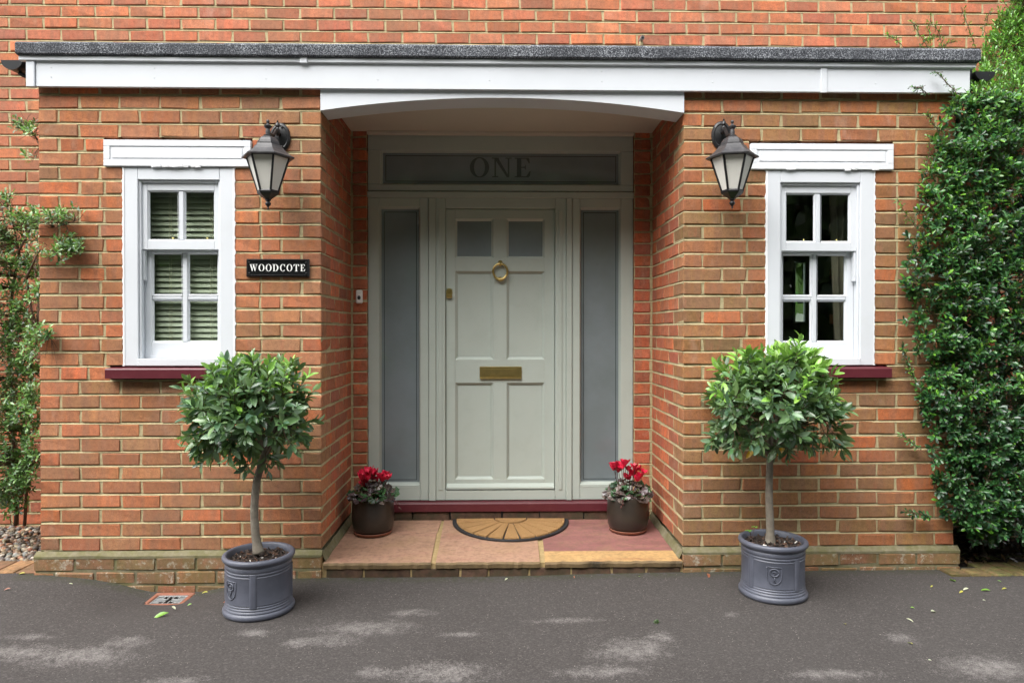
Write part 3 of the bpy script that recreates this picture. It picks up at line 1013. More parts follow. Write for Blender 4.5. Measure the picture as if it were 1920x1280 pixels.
sash_window(WL, 'white sash window with a venetian blind drawn inside, left of the door', 'maroon painted window sill', 3)
sash_window(WR, 'white sash window showing a dark room and pale curtain, beside the climber', 'maroon painted window sill', 4)

# ================================================================== rooms behind the windows
def room_box(name, x0, x1, y0, y1, z0, z1, hole=None, front_open=True):
    mb = MB()
    q = mb.quad
    q((x0, y0, z0), (x0, y1, z0), (x0, y1, z1), (x0, y0, z1))
    q((x1, y0, z0), (x1, y1, z0), (x1, y1, z1), (x1, y0, z1))
    q((x0, y0, z0), (x1, y0, z0), (x1, y1, z0), (x0, y1, z0))
    q((x0, y0, z1), (x1, y0, z1), (x1, y1, z1), (x0, y1, z1))
    if hole:
        a, b, c, d = hole
        q((x0, y1, z0), (a, y1, z0), (a, y1, z1), (x0, y1, z1))
        q((b, y1, z0), (x1, y1, z0), (x1, y1, z1), (b, y1, z1))
        q((a, y1, z0), (b, y1, z0), (b, y1, c), (a, y1, c))
        q((a, y1, d), (b, y1, d), (b, y1, z1), (a, y1, z1))
    else:
        q((x0, y1, z0), (x1, y1, z0), (x1, y1, z1), (x0, y1, z1))
    o = mb.build(name, 'room', None)
    return tag(o, kind='structure')
room_box('room_wall', XL0 + 0.12, XL1 - 0.12, 0.112, 1.5, 0.2, 2.6)
RY = 3.0
ra, rb = P(1487, 490, RY), P(1511, 606, RY)
rm = room_box('room_wall', XR0 + 0.12, XR1 - 0.10, 0.112, RY, 0.2, 2.6, None) if False else None
hx0, hx1, hz0, hz1 = ra.x, rb.x, rb.z, ra.z
mb = MB(); q = mb.quad
x0, x1, xx1 = XR0 + 0.12, XR1 - 0.10, hx1 + 0.5
for (a, b) in (((x0, 0.112), (x0, RY)), ((x1, 0.112), (x1, DEPTH + 0.12)), ((x1, DEPTH + 0.12), (xx1, DEPTH + 0.12)), ((xx1, DEPTH + 0.12), (xx1, RY))):
    q((a[0], a[1], 0.2), (b[0], b[1], 0.2), (b[0], b[1], 2.6), (a[0], a[1], 2.6))
for z in (0.2, 2.6): q((x0, 0.112, z), (xx1, 0.112, z), (xx1, RY, z), (x0, RY, z))
q((x0, RY, 0.2), (hx0, RY, 0.2), (hx0, RY, 2.6), (x0, RY, 2.6)); q((hx1, RY, 0.2), (xx1, RY, 0.2), (xx1, RY, 2.6), (hx1, RY, 2.6))
q((hx0, RY, 0.2), (hx1, RY, 0.2), (hx1, RY, hz0), (hx0, RY, hz0)); q((hx0, RY, hz1), (hx1, RY, hz1), (hx1, RY, 2.6), (hx0, RY, 2.6))
tag(mb.build('room_wall', 'room'), kind='structure')
fw = thing('far_window', ((hx0 + hx1) / 2, RY, hz0), 'narrow far window glimpsed through the dark room behind the curtain', 'window')
mb = MB()
t_ = 0.018
mb.box(hx0, hx0 + t_, RY - 0.02, RY + 0.02, hz0, hz1, 0.002); mb.box(hx1 - t_, hx1, RY - 0.02, RY + 0.02, hz0, hz1, 0.002)
mb.box(hx0 + t_, hx1 - t_, RY - 0.02, RY + 0.02, hz1 - t_, hz1, 0.002); mb.box(hx0 + t_, hx1 - t_, RY - 0.02, RY + 0.02, hz0, hz0 + t_, 0.002)
zz = hz0 + (hz1 - hz0) * 0.45
mb.box(hx0 + t_, hx1 - t_, RY - 0.015, RY + 0.015, zz - 0.012, zz + 0.012, 0.002)
mb.build('frame', 'white', fw)
mb = MB(); mb.box(hx0 + t_, hx1 - t_, RY + 0.004, RY + 0.008, hz0 + t_, hz1 - t_, 0.0005); mb.build('pane', 'glass', fw)

# venetian blind
bl = thing('venetian_blind', ((WL['x0'] + WL['x1']) / 2, 0.15, WL['z0']), 'grey-green venetian blind hanging behind the window beside the house sign', 'blind')
bxa, bxb = WL['x0'] + 0.06, WL['x1'] - 0.06
zt_, zb_ = WL['z1'] - 0.06, WL['z0'] + 0.08
ns = 31
me = bpy.data.meshes.new('slat')
seg = 6; L = bxb - bxa
vs, fs = [], []
for i in range(seg + 1):
    u = i / seg - 0.5
    yy = u * 0.030; zz = -u * 0.040 - 0.006 * (1 - 4 * u * u) * -1
    for xx in (-L / 2, L / 2): vs.append((xx, yy, u * 0.038 + 0.005 * (1 - 4 * u * u)))
for i in range(seg): fs.append((2 * i, 2 * i + 1, 2 * i + 3, 2 * i + 2))
me.from_pydata(vs, [], fs); me.materials.append(M['blind'])
me.polygons.foreach_set("use_smooth", [True] * seg)
for i in range(ns):
    z = zt_ - (zt_ - zb_) * i / (ns - 1)
    place('slat', me, Matrix.Translation(((bxa + bxb) / 2, 0.134, z)) @ Euler((R.uniform(-0.05, 0.05), 0, 0)).to_matrix().to_4x4(), bl)
for dx in (-0.1, 0.13):
    mb = MB()
    for o in (-0.006, 0.006):
        xx = (bxa + bxb) / 2 + dx + o
        mb.tube([(xx, 0.114, zt_), (xx + 0.001, 0.114, zb_)], 0.0011, 5)
    mb.build('cord', 'cord', bl)

# curtain and things on the inner window board
cu = thing('curtain', (WR['x1'] - 0.12, 0.3, WR['z0']), 'pale curtain hanging inside the dark window by the climber', 'curtain')
mb = MB()
n = 60
xa, xb = X(1568, 0.3, 500), X(1590, 0.3, 500)
vs, fs = [], []
for j, z in enumerate((WR['z0'] - 0.1, WR['z0'] + 0.3, WR['z0'] + 0.7, WR['z1'] + 0.1)):
    for i in range(n + 1):
        u = i / n
        s = 1 - 0.08 * j
        vs.append((xb + 0.05 - (xb + 0.05 - xa) * (1 - u) * (1.0 + 0.12 * j), 0.3 + 0.022 * math.sin(u * 24 + 0.3 * j), z))
for j in range(3):
    for i in range(n): fs.append((j * (n + 1) + i, j * (n + 1) + i + 1, (j + 1) * (n + 1) + i + 1, (j + 1) * (n + 1) + i))
mb.add(vs, fs); mb.build('cloth', 'curtain', cu, smooth=True)
wb_ = thing('window_board', ((WR['x0'] + WR['x1']) / 2, 0.2, WR['z0'] + 0.02), 'white inner window board behind the lower panes by the curtain', 'shelf')
mb = MB(); mb.box(WR['x0'] + 0.03, WR['x1'] - 0.03, 0.113, 0.27, WR['z0'] + 0.05, WR['z0'] + 0.075, 0.003)
mb.build('board', 'white', wb_)

# ================================================================== door surround and front door
YF = DEPTH + 0.020                    # front plane of the painted frame
def DX(px, Y=None): return X(px, YF if Y is None else Y, 620)
def DZ(py, Y=None): return Z(py, YF if Y is None else Y)
sur = thing('door_surround', ((FX0 + FX1) / 2, YF, DZ(937)), 'sage grey door frame with glazed sidelights and fanlight reading ONE', 'door frame')
zB, zT = DZ(937), DZ(246)
def pbox(mb, xa, xb, ya, yb, za, zb, y0, y1, b=0.003):
    """box from photograph edges: x, then top and bottom rows"""
    mb.box(DX(xa, y0), DX(xb, y0), y0, y1, DZ(zb, y0), DZ(za, y0), b)
# fanlight box
mb = MB()
pbox(mb, 690, 1187, 0, 0, 247, 283, YF, YF + 0.09)
pbox(mb, 690, 1187, 0, 0, 346.5, 358.5, YF, YF + 0.09)
pbox(mb, 690, 714.5, 0, 0, 283.3, 346.2, YF, YF + 0.09)
pbox(mb, 1163.5, 1187, 0, 0, 283.3, 346.2, YF, YF + 0.09)
fan = mb.build('fanlight_frame', 'sage', sur)
mb = MB()      # sloping glazing bevel
def bevel_ring(mb, x0, x1, z0, z1, yo, yi, e):
    O = [(x0, yo, z0), (x1, yo, z0), (x1, yo, z1), (x0, yo, z1)]
    I = [(x0 + e, yi, z0 + e), (x1 - e, yi, z0 + e), (x1 - e, yi, z1 - e), (x0 + e, yi, z1 - e)]
    mb.add(O + I, [(k, (k + 1) % 4, 4 + (k + 1) % 4, 4 + k) for k in range(4)])
def glazed(parent, xa, xb, za, zb, y, inset=0.026, name='pane', line=True):
    x0, x1, z0, z1 = DX(xa), DX(xb), DZ(zb), DZ(za)
    r = MB(); bevel_ring(r, x0, x1, z0, z1, YF + 0.004, y - 0.002, 0.010); r.build('glazing_bead', 'sage', parent)
    g = MB(); g.box(x0, x1, y, y + 0.012, z0, z1, 0.001); p = g.build(name, 'frost', parent)
    if line:
        l = MB(); i = inset; t = 0.0035
        a, b, c, d = x0 + i, x1 - i, z0 + i, z1 - i
        l.box(a, a + t, y - 0.0012, y + 0.002, c, d, 0.0003); l.box(b - t, b, y - 0.0012, y + 0.002, c, d, 0.0003)
        l.box(a + t, b - t, y - 0.0012, y + 0.002, c, c + t, 0.0003); l.box(a + t, b - t, y - 0.0012, y + 0.002, d - t, d, 0.0003)
        l.build('etched_line', 'frost_line', p)
    return p
fp = glazed(sur, 714.5, 1163.5, 283, 346.5, YF + 0.035)
# lower frame: head, mullions, outer jambs, bottom rail
mb = MB()
pbox(mb, 688.5, 1188.5, 0, 0, 359.6, 371, YF - 0.012, YF + 0.09)
mb.build('head_rail', 'sage', sur)
for a, b in ((803.8, 817), (1062, 1072.5)):
    mb = MB(); pbox(mb, a, b, 0, 0, 371.4, 938, YF - 0.010, YF + 0.09); mb.build('mullion', 'sage', sur)
for i, (a, b, g0, g1) in enumerate(((690, 803.4, 711, 787.5), (1073, 1187, 1087.5, 1164))):
    mb = MB()
    pbox(mb, a, g0, 0, 0, 371.6, 937, YF, YF + 0.09)
    pbox(mb, g1, b, 0, 0, 371.6, 937, YF, YF + 0.09)
    pbox(mb, g0 + 0.1, g1 - 0.1, 0, 0, 371.6, 389, YF, YF + 0.09)
    pbox(mb, g0 + 0.1, g1 - 0.1, 0, 0, 908, 937, YF, YF + 0.09)
    sl = mb.build('sidelight_frame', 'sage', sur)
    glazed(sur, g0, g1, 389, 908, YF + 0.04)
    mb = MB()   # sloping apron under the glass
    x0_, x1_ = DX(g0) + 0.001, DX(g1) - 0.001
    zz = DZ(908)
    mb.add([(x0_, YF - 0.002, zz - 0.016), (x1_, YF - 0.002, zz - 0.016), (x1_, YF + 0.038, zz + 0.012), (x0_, YF + 0.038, zz + 0.012)], [(0, 1, 2, 3)])
    mb.build('glazing_apron', 'sage', sur)
# door lining: stepped jambs
mb = MB()
pbox(mb, 817.4, 835, 0, 0, 371.6, 937, YF, YF + 0.09)
pbox(mb, 1041, 1061.6, 0, 0, 371.6, 937, YF, YF + 0.09)
pbox(mb, 835.2, 1040.8, 0, 0, 371.6, 390.5, YF, YF + 0.09)
pbox(mb, 835.2, 1040.8, 0, 0, 918.5, 937, YF, YF + 0.09)
mb.build('door_lining', 'sage', sur)
for a, b in ((822, 829), (1047, 1054)):
    mb = MB(); pbox(mb, a, b, 0, 0, 392, 918, YF - 0.006, YF + 0.001, 0.003); mb.build('lining_bead', 'sage', sur)
# maroon threshold board and sub-sill
mb = MB()
prof = [(YF - 0.055, DZ(958, YF - 0.05)), (YF - 0.055, DZ(944, YF - 0.05)), (YF - 0.048, DZ(942, YF - 0.05)), (YF + 0.09, zB - 0.001), (YF + 0.09, DZ(958, YF - 0.05))]
vs = [(FX0 - 0.012, y, z) for y, z in prof] + [(FX1 + 0.012, y, z) for y, z in prof]
m_ = 5
mb.add(vs, [tuple(range(m_)), tuple(range(2 * m_ - 1, m_ - 1, -1))] + [(i, i + m_, (i + 1) % m_ + m_, (i + 1) % m_) for i in range(m_)])
mb.build('threshold', 'maroon', sur, label='maroon painted threshold')

# ---- lettering (serif capitals drawn as outlines, cap height 1)
def ring(rx0, rz0, rx1, rz1, cx, cz=0.5, a0=0, a1=360, n=28):
    pts = []
    out = []
    for i in range(n):
        t0, t1 = rad(a0 + (a1 - a0) * i / n), rad(a0 + (a1 - a0) * (i + 1) / n)
        out.append([(cx + rx0 * math.cos(t0), cz + rz0 * math.sin(t0)), (cx + rx0 * math.cos(t1), cz + rz0 * math.sin(t1)),
                    (cx + rx1 * math.cos(t1), cz + rz1 * math.sin(t1)), (cx + rx1 * math.cos(t0), cz + rz1 * math.sin(t0))])
    return out
def rc(x0, x1, z0, z1): return [(x0, z0), (x1, z0), (x1, z1), (x0, z1)]
GL = {
    'O': (0.86, [ring(0.42, 0.52, 0.235, 0.475, 0.43)]),
    'N': (0.90, [[rc(0.12, 0.19, 0.05, 0.95), rc(0.70, 0.77, 0.05, 0.95)], [[(0.12, 0.95), (0.30, 0.95), (0.77, 0.0), (0.66, 0.0)]],
                 [rc(0.0, 0.31, 0.95, 1.0), rc(0.02, 0.29, 0.0, 0.05), rc(0.60, 0.87, 0.95, 1.0)]]),
    'E': (0.74, [[rc(0.10, 0.29, 0.05, 0.95)], [rc(0.0, 0.62, 0.95, 1.0), rc(0.0, 0.62, 0.0, 0.05), rc(0.29, 0.46, 0.48, 0.54)],
                 [[(0.50, 0.95), (0.62, 0.72), (0.66, 0.72), (0.64, 0.95)], [(0.50, 0.05), (0.66, 0.05), (0.70, 0.31), (0.66, 0.31)], [(0.41, 0.51), (0.49, 0.36), (0.49, 0.66)]]]),
    'W': (1.12, [[[(0.06, 0.96), (0.25, 0.96), (0.44, 0.18), (0.36, 0.0), (0.34, 0.0)], [(0.44, 0.96), (0.62, 0.96), (0.84, 0.18), (0.76, 0.0), (0.74, 0.0)]],
                 [[(0.34, 0.0), (0.39, 0.0), (0.58, 0.80), (0.55, 0.90)], [(0.74, 0.0), (0.79, 0.0), (1.02, 0.96), (0.96, 0.96)]],
                 [rc(0.0, 0.33, 0.95, 1.0), rc(0.40, 0.72, 0.95, 1.0), rc(0.86, 1.12, 0.95, 1.0)]]),
    'D': (0.86, [[rc(0.10, 0.28, 0.05, 0.95)], [rc(0.0, 0.40, 0.95, 1.0), rc(0.0, 0.40, 0.0, 0.05)], ring(0.43, 0.5, 0.25, 0.45, 0.39, 0.5, -90, 90, 16)]),
    'C': (0.80, [ring(0.41, 0.52, 0.22, 0.475, 0.43, 0.5, 52, 322, 26), [[(0.66, 0.90), (0.60, 0.88), (0.70, 0.62), (0.74, 0.62), (0.74, 1.0), (0.70, 1.0)]]]),
    'T': (0.80, [[rc(0.31, 0.49, 0.05, 0.95)], [rc(0.03, 0.77, 0.95, 1.0), rc(0.20, 0.60, 0.0, 0.05)], [[(0.0, 0.70), (0.05, 0.70), (0.17, 0.95), (0.03, 0.95)], [(0.63, 0.95), (0.75, 0.70), (0.80, 0.70), (0.77, 0.95)]]]),
}
def lettering(word, xc, z0, h, total, y, mat, parent, depth=0.0012, name='letter', sx=1.0):
    w = sum(GL[c][0] for c in word) * sx
    gap = (total - w * h) / (len(word) - 1)
    x = xc - total / 2
    for c in word:
        adv, layers = GL[c]
        mb = MB()
        for k, polys in enumerate(layers):
            yy = y - depth * (0.6 + 0.2 * k)
            for p in polys:
                mb.prism([(x + a * h * sx, z0 + b * h) for a, b in p], yy, y + 0.001)
        mb.build(name, mat, parent)
        x += adv * h * sx + gap
ya = YF + 0.035
lettering('ONE', DX(938.7, ya), DZ(332.5, ya), DZ(296, ya) - DZ(332.5, ya), DX(997, ya) - DX(881, ya), ya, 'frost_letter', fp, 0.0012, 'letter', 1.18)

# ---- the door leaf
YD = YF + 0.022
door = thing('front_door', ((DX(836) + DX(1040)) / 2, YD, DZ(918)), 'sage grey six-panel front door with brass knocker and letter plate', 'door')
def dbox(mb, xa, xb, za, zb, y0=YD, y1=YD + 0.045, b=0.001):
    mb.box(DX(xa), DX(xb), y0, y1, DZ(zb), DZ(za), b)
mb = MB(); dbox(mb, 836, 853, 392, 918); mb.build('stile', 'sage', door)
mb = MB(); dbox(mb, 1021.5, 1040, 392, 918); mb.build('stile', 'sage', door)
rails = [(392, 409.5), (483.5, 508), (674, 718), (899, 918)]
for a, b in rails:
    mb = MB(); dbox(mb, 853.15, 1021.35, a, b, YD + 0.0004); mb.build('rail', 'sage', door)
rows = [(409.5, 483.5), (508, 674), (718, 899)]
for i, (a, b) in enumerate(rows):
    mb = MB(); dbox(mb, 925, 950, a + 0.1, b - 0.1, YD + 0.0008); mb.build('muntin', 'sage', door)
    for xa, xb in ((853, 925), (950, 1021.5)):
        x0, x1, z0, z1 = DX(xa), DX(xb), DZ(b), DZ(a)
        if i == 0:
            r = MB(); bevel_ring(r, x0, x1, z0, z1, YD + 0.001, YD + 0.016, 0.016); r.build('glazing_bead', 'sage', door)
            g = MB(); g.box(x0 + 0.014, x1 - 0.014, YD + 0.014, YD + 0.022, z0 + 0.014, z1 - 0.014, 0.0005); g.build('pane', 'frost', door)
        else:
            r = MB(); bevel_ring(r, x0, x1, z0, z1, YD + 0.001, YD + 0.020, 0.018)
            r.quad((x0 + 0.018, YD + 0.0165, z0 + 0.018), (x1 - 0.018, YD + 0.0165, z0 + 0.018), (x1 - 0.018, YD + 0.0165, z1 - 0.018), (x0 + 0.018, YD + 0.0165, z1 - 0.018))
            r.build('panel', 'sage', door)
mb = MB()      # weather bar along the foot of the leaf
x0, x1 = DX(837), DX(1039)
z_ = DZ(916)
prof = [(YD - 0.028, z_), (YD - 0.028, z_ + 0.012), (YD - 0.001, z_ + 0.034), (YD - 0.001, z_)]
vs = [(x0, y, z) for y, z in prof] + [(x1, y, z) for y, z in prof]
mb.add(vs, [(0, 1, 2, 3), (7, 6, 5, 4)] + [(i, i + 4, (i + 1) % 4 + 4, (i + 1) % 4) for i in range(4)])
mb.build('weather_bar', 'sage', door)
# ring knocker
kc = Vector((DX(938, YD), YD, DZ(509, YD)))
kn = MB()
kn.box(kc.x - 0.013, kc.x + 0.013, YD - 0.020, YD - 0.0003, kc.z + 0.048, kc.z + 0.072, 0.004)
kn.box(kc.x - 0.009, kc.x + 0.009, YD - 0.030, YD - 0.012, kc.z + 0.036, kc.z + 0.058, 0.004)
knk = kn.build('knocker', 'brass', door)
rg = MB()
pts, rs = [], []
n = 40
for i in range(n):
    a = 2 * math.pi * i / n
    r = 0.048 + 0.006 * max(0, -math.sin(a)) ** 4
    pts.append((kc.x + r * math.cos(a), YD - 0.022, kc.z + r * math.sin(a) * 1.04)); rs.append(0.0075 + 0.004 * max(0, -math.sin(a)) ** 6)
vs, fs = [], []
for i in range(n):
    p = Vector(pts[i]); d = (p - Vector((kc.x, YD - 0.022, kc.z))).normalized()
    for k in range(8):
        b = 2 * math.pi * k / 8
        vs.append(p + d * math.cos(b) * rs[i] + Vector((0, 1, 0)) * math.sin(b) * rs[i])
for i in range(n):
    for k in range(8): fs.append((i * 8 + k, i * 8 + (k + 1) % 8, ((i + 1) % n) * 8 + (k + 1) % 8, ((i + 1) % n) * 8 + k))
rg.add(vs, fs); rg.build('ring', 'brass', knk, smooth=True)
bm_ = MB(); bm_.lathe([(0, 0.012), (0.012, 0.008), (0.014, 0)], (0, 0, 0), 14)
bm_.v = [(kc.x + x, YD - z, kc.z - 0.05 + y) for x, y, z in bm_.v]
bm_.build('strike', 'brass', knk, smooth=True)
# cylinder pull
lc = Vector((DX(842.5, YD), YD, DZ(549, YD)))
mb = MB()
w_ = 0.021
top = [(lc.x + w_ * math.cos(math.pi * k / 12), lc.z + 0.010 + w_ * math.sin(math.pi * k / 12)) for k in range(13)]
mb.prism([(lc.x - w_, lc.z - 0.012), (lc.x + w_, lc.z - 0.012)] + top, YD - 0.006, YD - 0.0003)
lk = mb.build('cylinder_pull', 'brass', door)
mb = MB(); mb.lathe([(0.012, 0), (0.012, 0.005), (0.010, 0.007), (0, 0.007)], (0, 0, 0), 16)
mb.v = [(lc.x + x, YD - 0.006 - z, lc.z + 0.010 + y) for x, y, z in mb.v]
mb.build('cylinder', 'brass', lk, smooth=True, wn=40)
mb = MB(); mb.box(lc.x - w_ * 0.95, lc.x + w_ * 0.95, YD - 0.024, YD - 0.006, lc.z - 0.036, lc.z - 0.013, 0.005); mb.build('grip', 'brass', lk)
# letter plate
x0, x1, z0, z1 = DX(899.5, YD), DX(978, YD), DZ(709.5, YD), DZ(687, YD)
mb = MB(); mb.box(x0, x1, YD - 0.010, YD - 0.0003, z0, z1, 0.003); lp = mb.build('letter_plate', 'brass', door)
mb = MB(); mb.box(x0 + 0.028, x1 - 0.034, YD - 0.014, YD - 0.0095, z0 + 0.020, z1 - 0.016, 0.0015); mb.build('flap', 'brass', lp)
mb = MB(); mb.box(x0 + 0.002, x1 - 0.002, YD - 0.016, YD - 0.009, z0 - 0.001, z0 + 0.008, 0.003); mb.build('lip', 'brass', lp)

# doorbell push on the brick pier
bc = P(674.3, 556.5, DEPTH - 0.008)
be = thing('doorbell', bc, 'small white doorbell push on the shaded brick beside the door frame', 'doorbell')
mb = MB(); mb.box(bc.x - 0.0215, bc.x + 0.0215, bc.y - 0.022, bc.y + 0.004, bc.z - 0.045, bc.z + 0.045, 0.007); mb.build('case', 'plastic_white', be)
mb = MB(); mb.lathe([(0, 0.004), (0.009, 0.003), (0.011, 0)], (0, 0, 0), 16)
mb.v = [(bc.x + x, bc.y - 0.0222 - z, bc.z + y * 1.3 - 0.006) for x, y, z in mb.v]; mb.build('button', 'black_plastic', be, smooth=True)

# ================================================================== doorstep
def slabz(y): return 0.062 + 0.020 * (y / DEPTH)     # the landing falls slightly outwards
step = thing('doorstep', ((XL1 + XR0) / 2, 0.35, 0), 'raised sandstone doorstep of mixed buff, plum and gold slabs', 'doorstep')
YS = -0.028
def slab(xa0, xa1, xb0, xb1, ya, yb, mat, edge=False, seed=1):
    """slab with front edge xa0..xa1 at ya and back edge xb0..xb1 at yb"""
    rr = random.Random(seed)
    n = 24
    mb = MB(); vs, fs = [], []
    for i in range(n + 1):
        u = i / n
        xf, xk = xa0 + (xa1 - xa0) * u, xb0 + (xb1 - xb0) * u
        jag = rr.uniform(-0.006, 0.004) if edge else rr.uniform(-0.001, 0.001)
        zj = rr.uniform(-0.004, 0.001) if edge else 0
        vs += [(xf, ya + jag + 0.004, slabz(ya) - 0.034), (xf, ya + jag, slabz(ya) - 0.010 + zj), (xf, ya + jag + 0.006, slabz(ya) + zj * 0.4), (xk, yb, slabz(yb)), (xk, yb, slabz(yb) - 0.034)]
    for i in range(n):
        for k in range(4): fs.append((i * 5 + k, (i + 1) * 5 + k, (i + 1) * 5 + k + 1, i * 5 + k + 1))
    fs += [tuple(range(5)), tuple(range(n * 5 + 4, n * 5 - 1, -1))]
    mb.add(vs, fs)
    o = mb.build('slab', mat, step)
    if edge:
        o.data.materials.append(M['slab_edge'])
        for i in range(n): o.data.polygons[i * 4].material_index = 1; o.data.polygons[i * 4 + 1].material_index = 1
    return o
def FXs(px, y): return X(px, y, 1000)
xa, xb = XL1 + 0.016, XR0 - 0.012
j1f, j1b = FXs(812, YS), FXs(831, 0.72)
j2f, j2b = FXs(1017, YS), FXs(1012, 0.42)
g = 0.014
ysp = 0.50
slab(xa, j1f - g, xa + 0.01, FXs(823, ysp) - g, YS, ysp, 'slab_buff', True, 1)
slab(xa + 0.01, FXs(824, ysp) - g, xa + 0.01, j1b - g, ysp + 0.016, DEPTH - 0.03, 'slab_buff', False, 2)
slab(j1f + g, j2f - g, FXs(829, DEPTH - 0.03) + g, FXs(1008, DEPTH - 0.03) - g, YS, DEPTH - 0.03, 'slab_buff', True, 3)
ygd = 0.145
slab(j2f + g, xb, FXs(1016, ygd) + g, xb, YS, ygd, 'slab_gold', True, 4)
slab(FXs(1016, ygd) + g, xb, FXs(1010, DEPTH - 0.03) + g, xb, ygd + 0.012, DEPTH - 0.03, 'slab_red', False, 5)
mb = MB()
mb.add([(XL1 + 0.002, YS + 0.016, slabz(YS) - 0.008), (XR0 - 0.002, YS + 0.016, slabz(YS) - 0.008), (XR0 - 0.002, DEPTH, slabz(DEPTH) - 0.006), (XL1 + 0.002, DEPTH, slabz(DEPTH) - 0.006),
        (XL1 + 0.002, YS + 0.02, -0.15), (XR0 - 0.002, YS + 0.02, -0.15), (XR0 - 0.002, DEPTH, -0.15), (XL1 + 0.002, DEPTH, -0.15)],
       [(0, 1, 2, 3), (0, 4, 5, 1), (1, 5, 6, 2), (0, 3, 7, 4)])
mb.build('mortar_bed', 'joint', step)
# riser of bricks on edge under the front lip and the dark riser under the threshold
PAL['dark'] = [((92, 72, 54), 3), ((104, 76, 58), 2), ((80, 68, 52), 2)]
px_ = [607, 680, 770, 862, 916, 992, 1072, 1148, 1213, 1279]
for a, b in zip(px_[:-1], px_[1:]):
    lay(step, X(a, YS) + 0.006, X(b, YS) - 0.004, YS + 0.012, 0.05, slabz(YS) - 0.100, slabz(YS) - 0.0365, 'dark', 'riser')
zr0, zr1 = slabz(DEPTH) - 0.01, DZ(958, YF - 0.05)
xs_ = [FX0 - 0.1, FX0 + 0.3, FX0 + 0.55, FX0 + 0.9, FX0 + 1.15, FX0 + 1.45, FX1 + 0.1]
for a, b in zip(xs_[:-1], xs_[1:]):
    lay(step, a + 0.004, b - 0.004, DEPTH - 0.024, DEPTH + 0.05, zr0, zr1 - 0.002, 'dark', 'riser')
# mortar skirting fillets where the slabs meet the return walls
for xw, s in ((XL1, 1), (XR0, -1)):
    mb = MB(); n = 20
    for i in range(n):
        y0, y1 = DEPTH * i / n, DEPTH * (i + 1) / n
        f0, f1 = [0.022 + 0.006 * noise.noise((y * 9, s, 0)) for y in (y0, y1)]
        mb.quad((xw + s * 0.0006, y0, slabz(y0) + f0 * 2.0), (xw + s * 0.0006, y1, slabz(y1) + f1 * 2.0), (xw + s * f1, y1, slabz(y1) + 0.0015), (xw + s * f0, y0, slabz(y0) + 0.0015))
    mb.build('mortar_fillet', 'mortar_low', step)

# ================================================================== doormat
mc = Vector(((X(848, 0.74, 972) + X(1066, 0.74, 972)) / 2, 0.735, slabz(0.6) + 0.001))
mat = thing('doormat', mc, 'half-round coir doormat with black rubber rim and sunburst lines', 'doormat')
RM, RD = 0.385, 0.43
def half(r, rd, n=48): return [(mc.x + r * math.cos(math.pi + math.pi * k / n), mc.y + rd * math.sin(math.pi + math.pi * k / n)) for k in range(n + 1)]
def flat(mb, poly, z0, z1, b=0.003):
    n = len(poly)
    cx = sum(p[0] for p in poly) / n; cy = sum(p[1] for p in poly) / n
    sh = lambda p: (p[0] + (cx - p[0]) * b / 0.3, p[1] + (cy - p[1]) * b / 0.3)
    zf = lambda p, z: z + 0.020 * ((p[1] - mc.y) / DEPTH)
    vs = [(p[0], p[1], zf(p, z0)) for p in poly] + [(p[0], p[1], zf(p, z1 - b)) for p in poly] + [(*sh(p), zf(p, z1)) for p in poly]
    fs = [tuple(range(2 * n, 3 * n))] + [(i, (i + 1) % n, n + (i + 1) % n, n + i) for i in range(n)] + [(n + i, n + (i + 1) % n, 2 * n + (i + 1) % n, 2 * n + i) for i in range(n)]
    mb.add(vs, fs)
mz = slabz(mc.y) + 0.002
mb = MB(); flat(mb, half(RM, RD), mz, mz + 0.012); mb.build('rubber_rim', 'rubber', mat)
# coir wedges between the rays
nr = 11
for q_ in range(nr):
    a0, a1 = math.pi + math.pi * q_ / nr + 0.017, math.pi + math.pi * (q_ + 1) / nr - 0.017
    r0, r1 = 0.11, RM - 0.028
    ky = (RD - 0.03) / (RM - 0.028)
    pl = [(mc.x + r1 * math.cos(a0 + (a1 - a0) * k / 8), mc.y - 0.014 + ky * r1 * math.sin(a0 + (a1 - a0) * k / 8)) for k in range(9)]
    pl += [(mc.x + r0 * math.cos(a1 + (a0 - a1) * k / 4), mc.y - 0.014 + ky * r0 * math.sin(a1 + (a0 - a1) * k / 4)) for k in range(5)]
    mb = MB(); flat(mb, pl, mz + 0.008, mz + 0.022 + R.uniform(-0.001, 0.001), 0.004); mb.build('coir_wedge', 'coir', mat)
pl = [(mc.x + 0.104 * math.cos(math.pi + math.pi * k / 16), mc.y - 0.014 + 0.09 * math.sin(math.pi + math.pi * k / 16)) for k in range(17)]
mb = MB(); flat(mb, pl, mz + 0.008, mz + 0.022, 0.004); mb.build('coir_wedge', 'coir', mat)

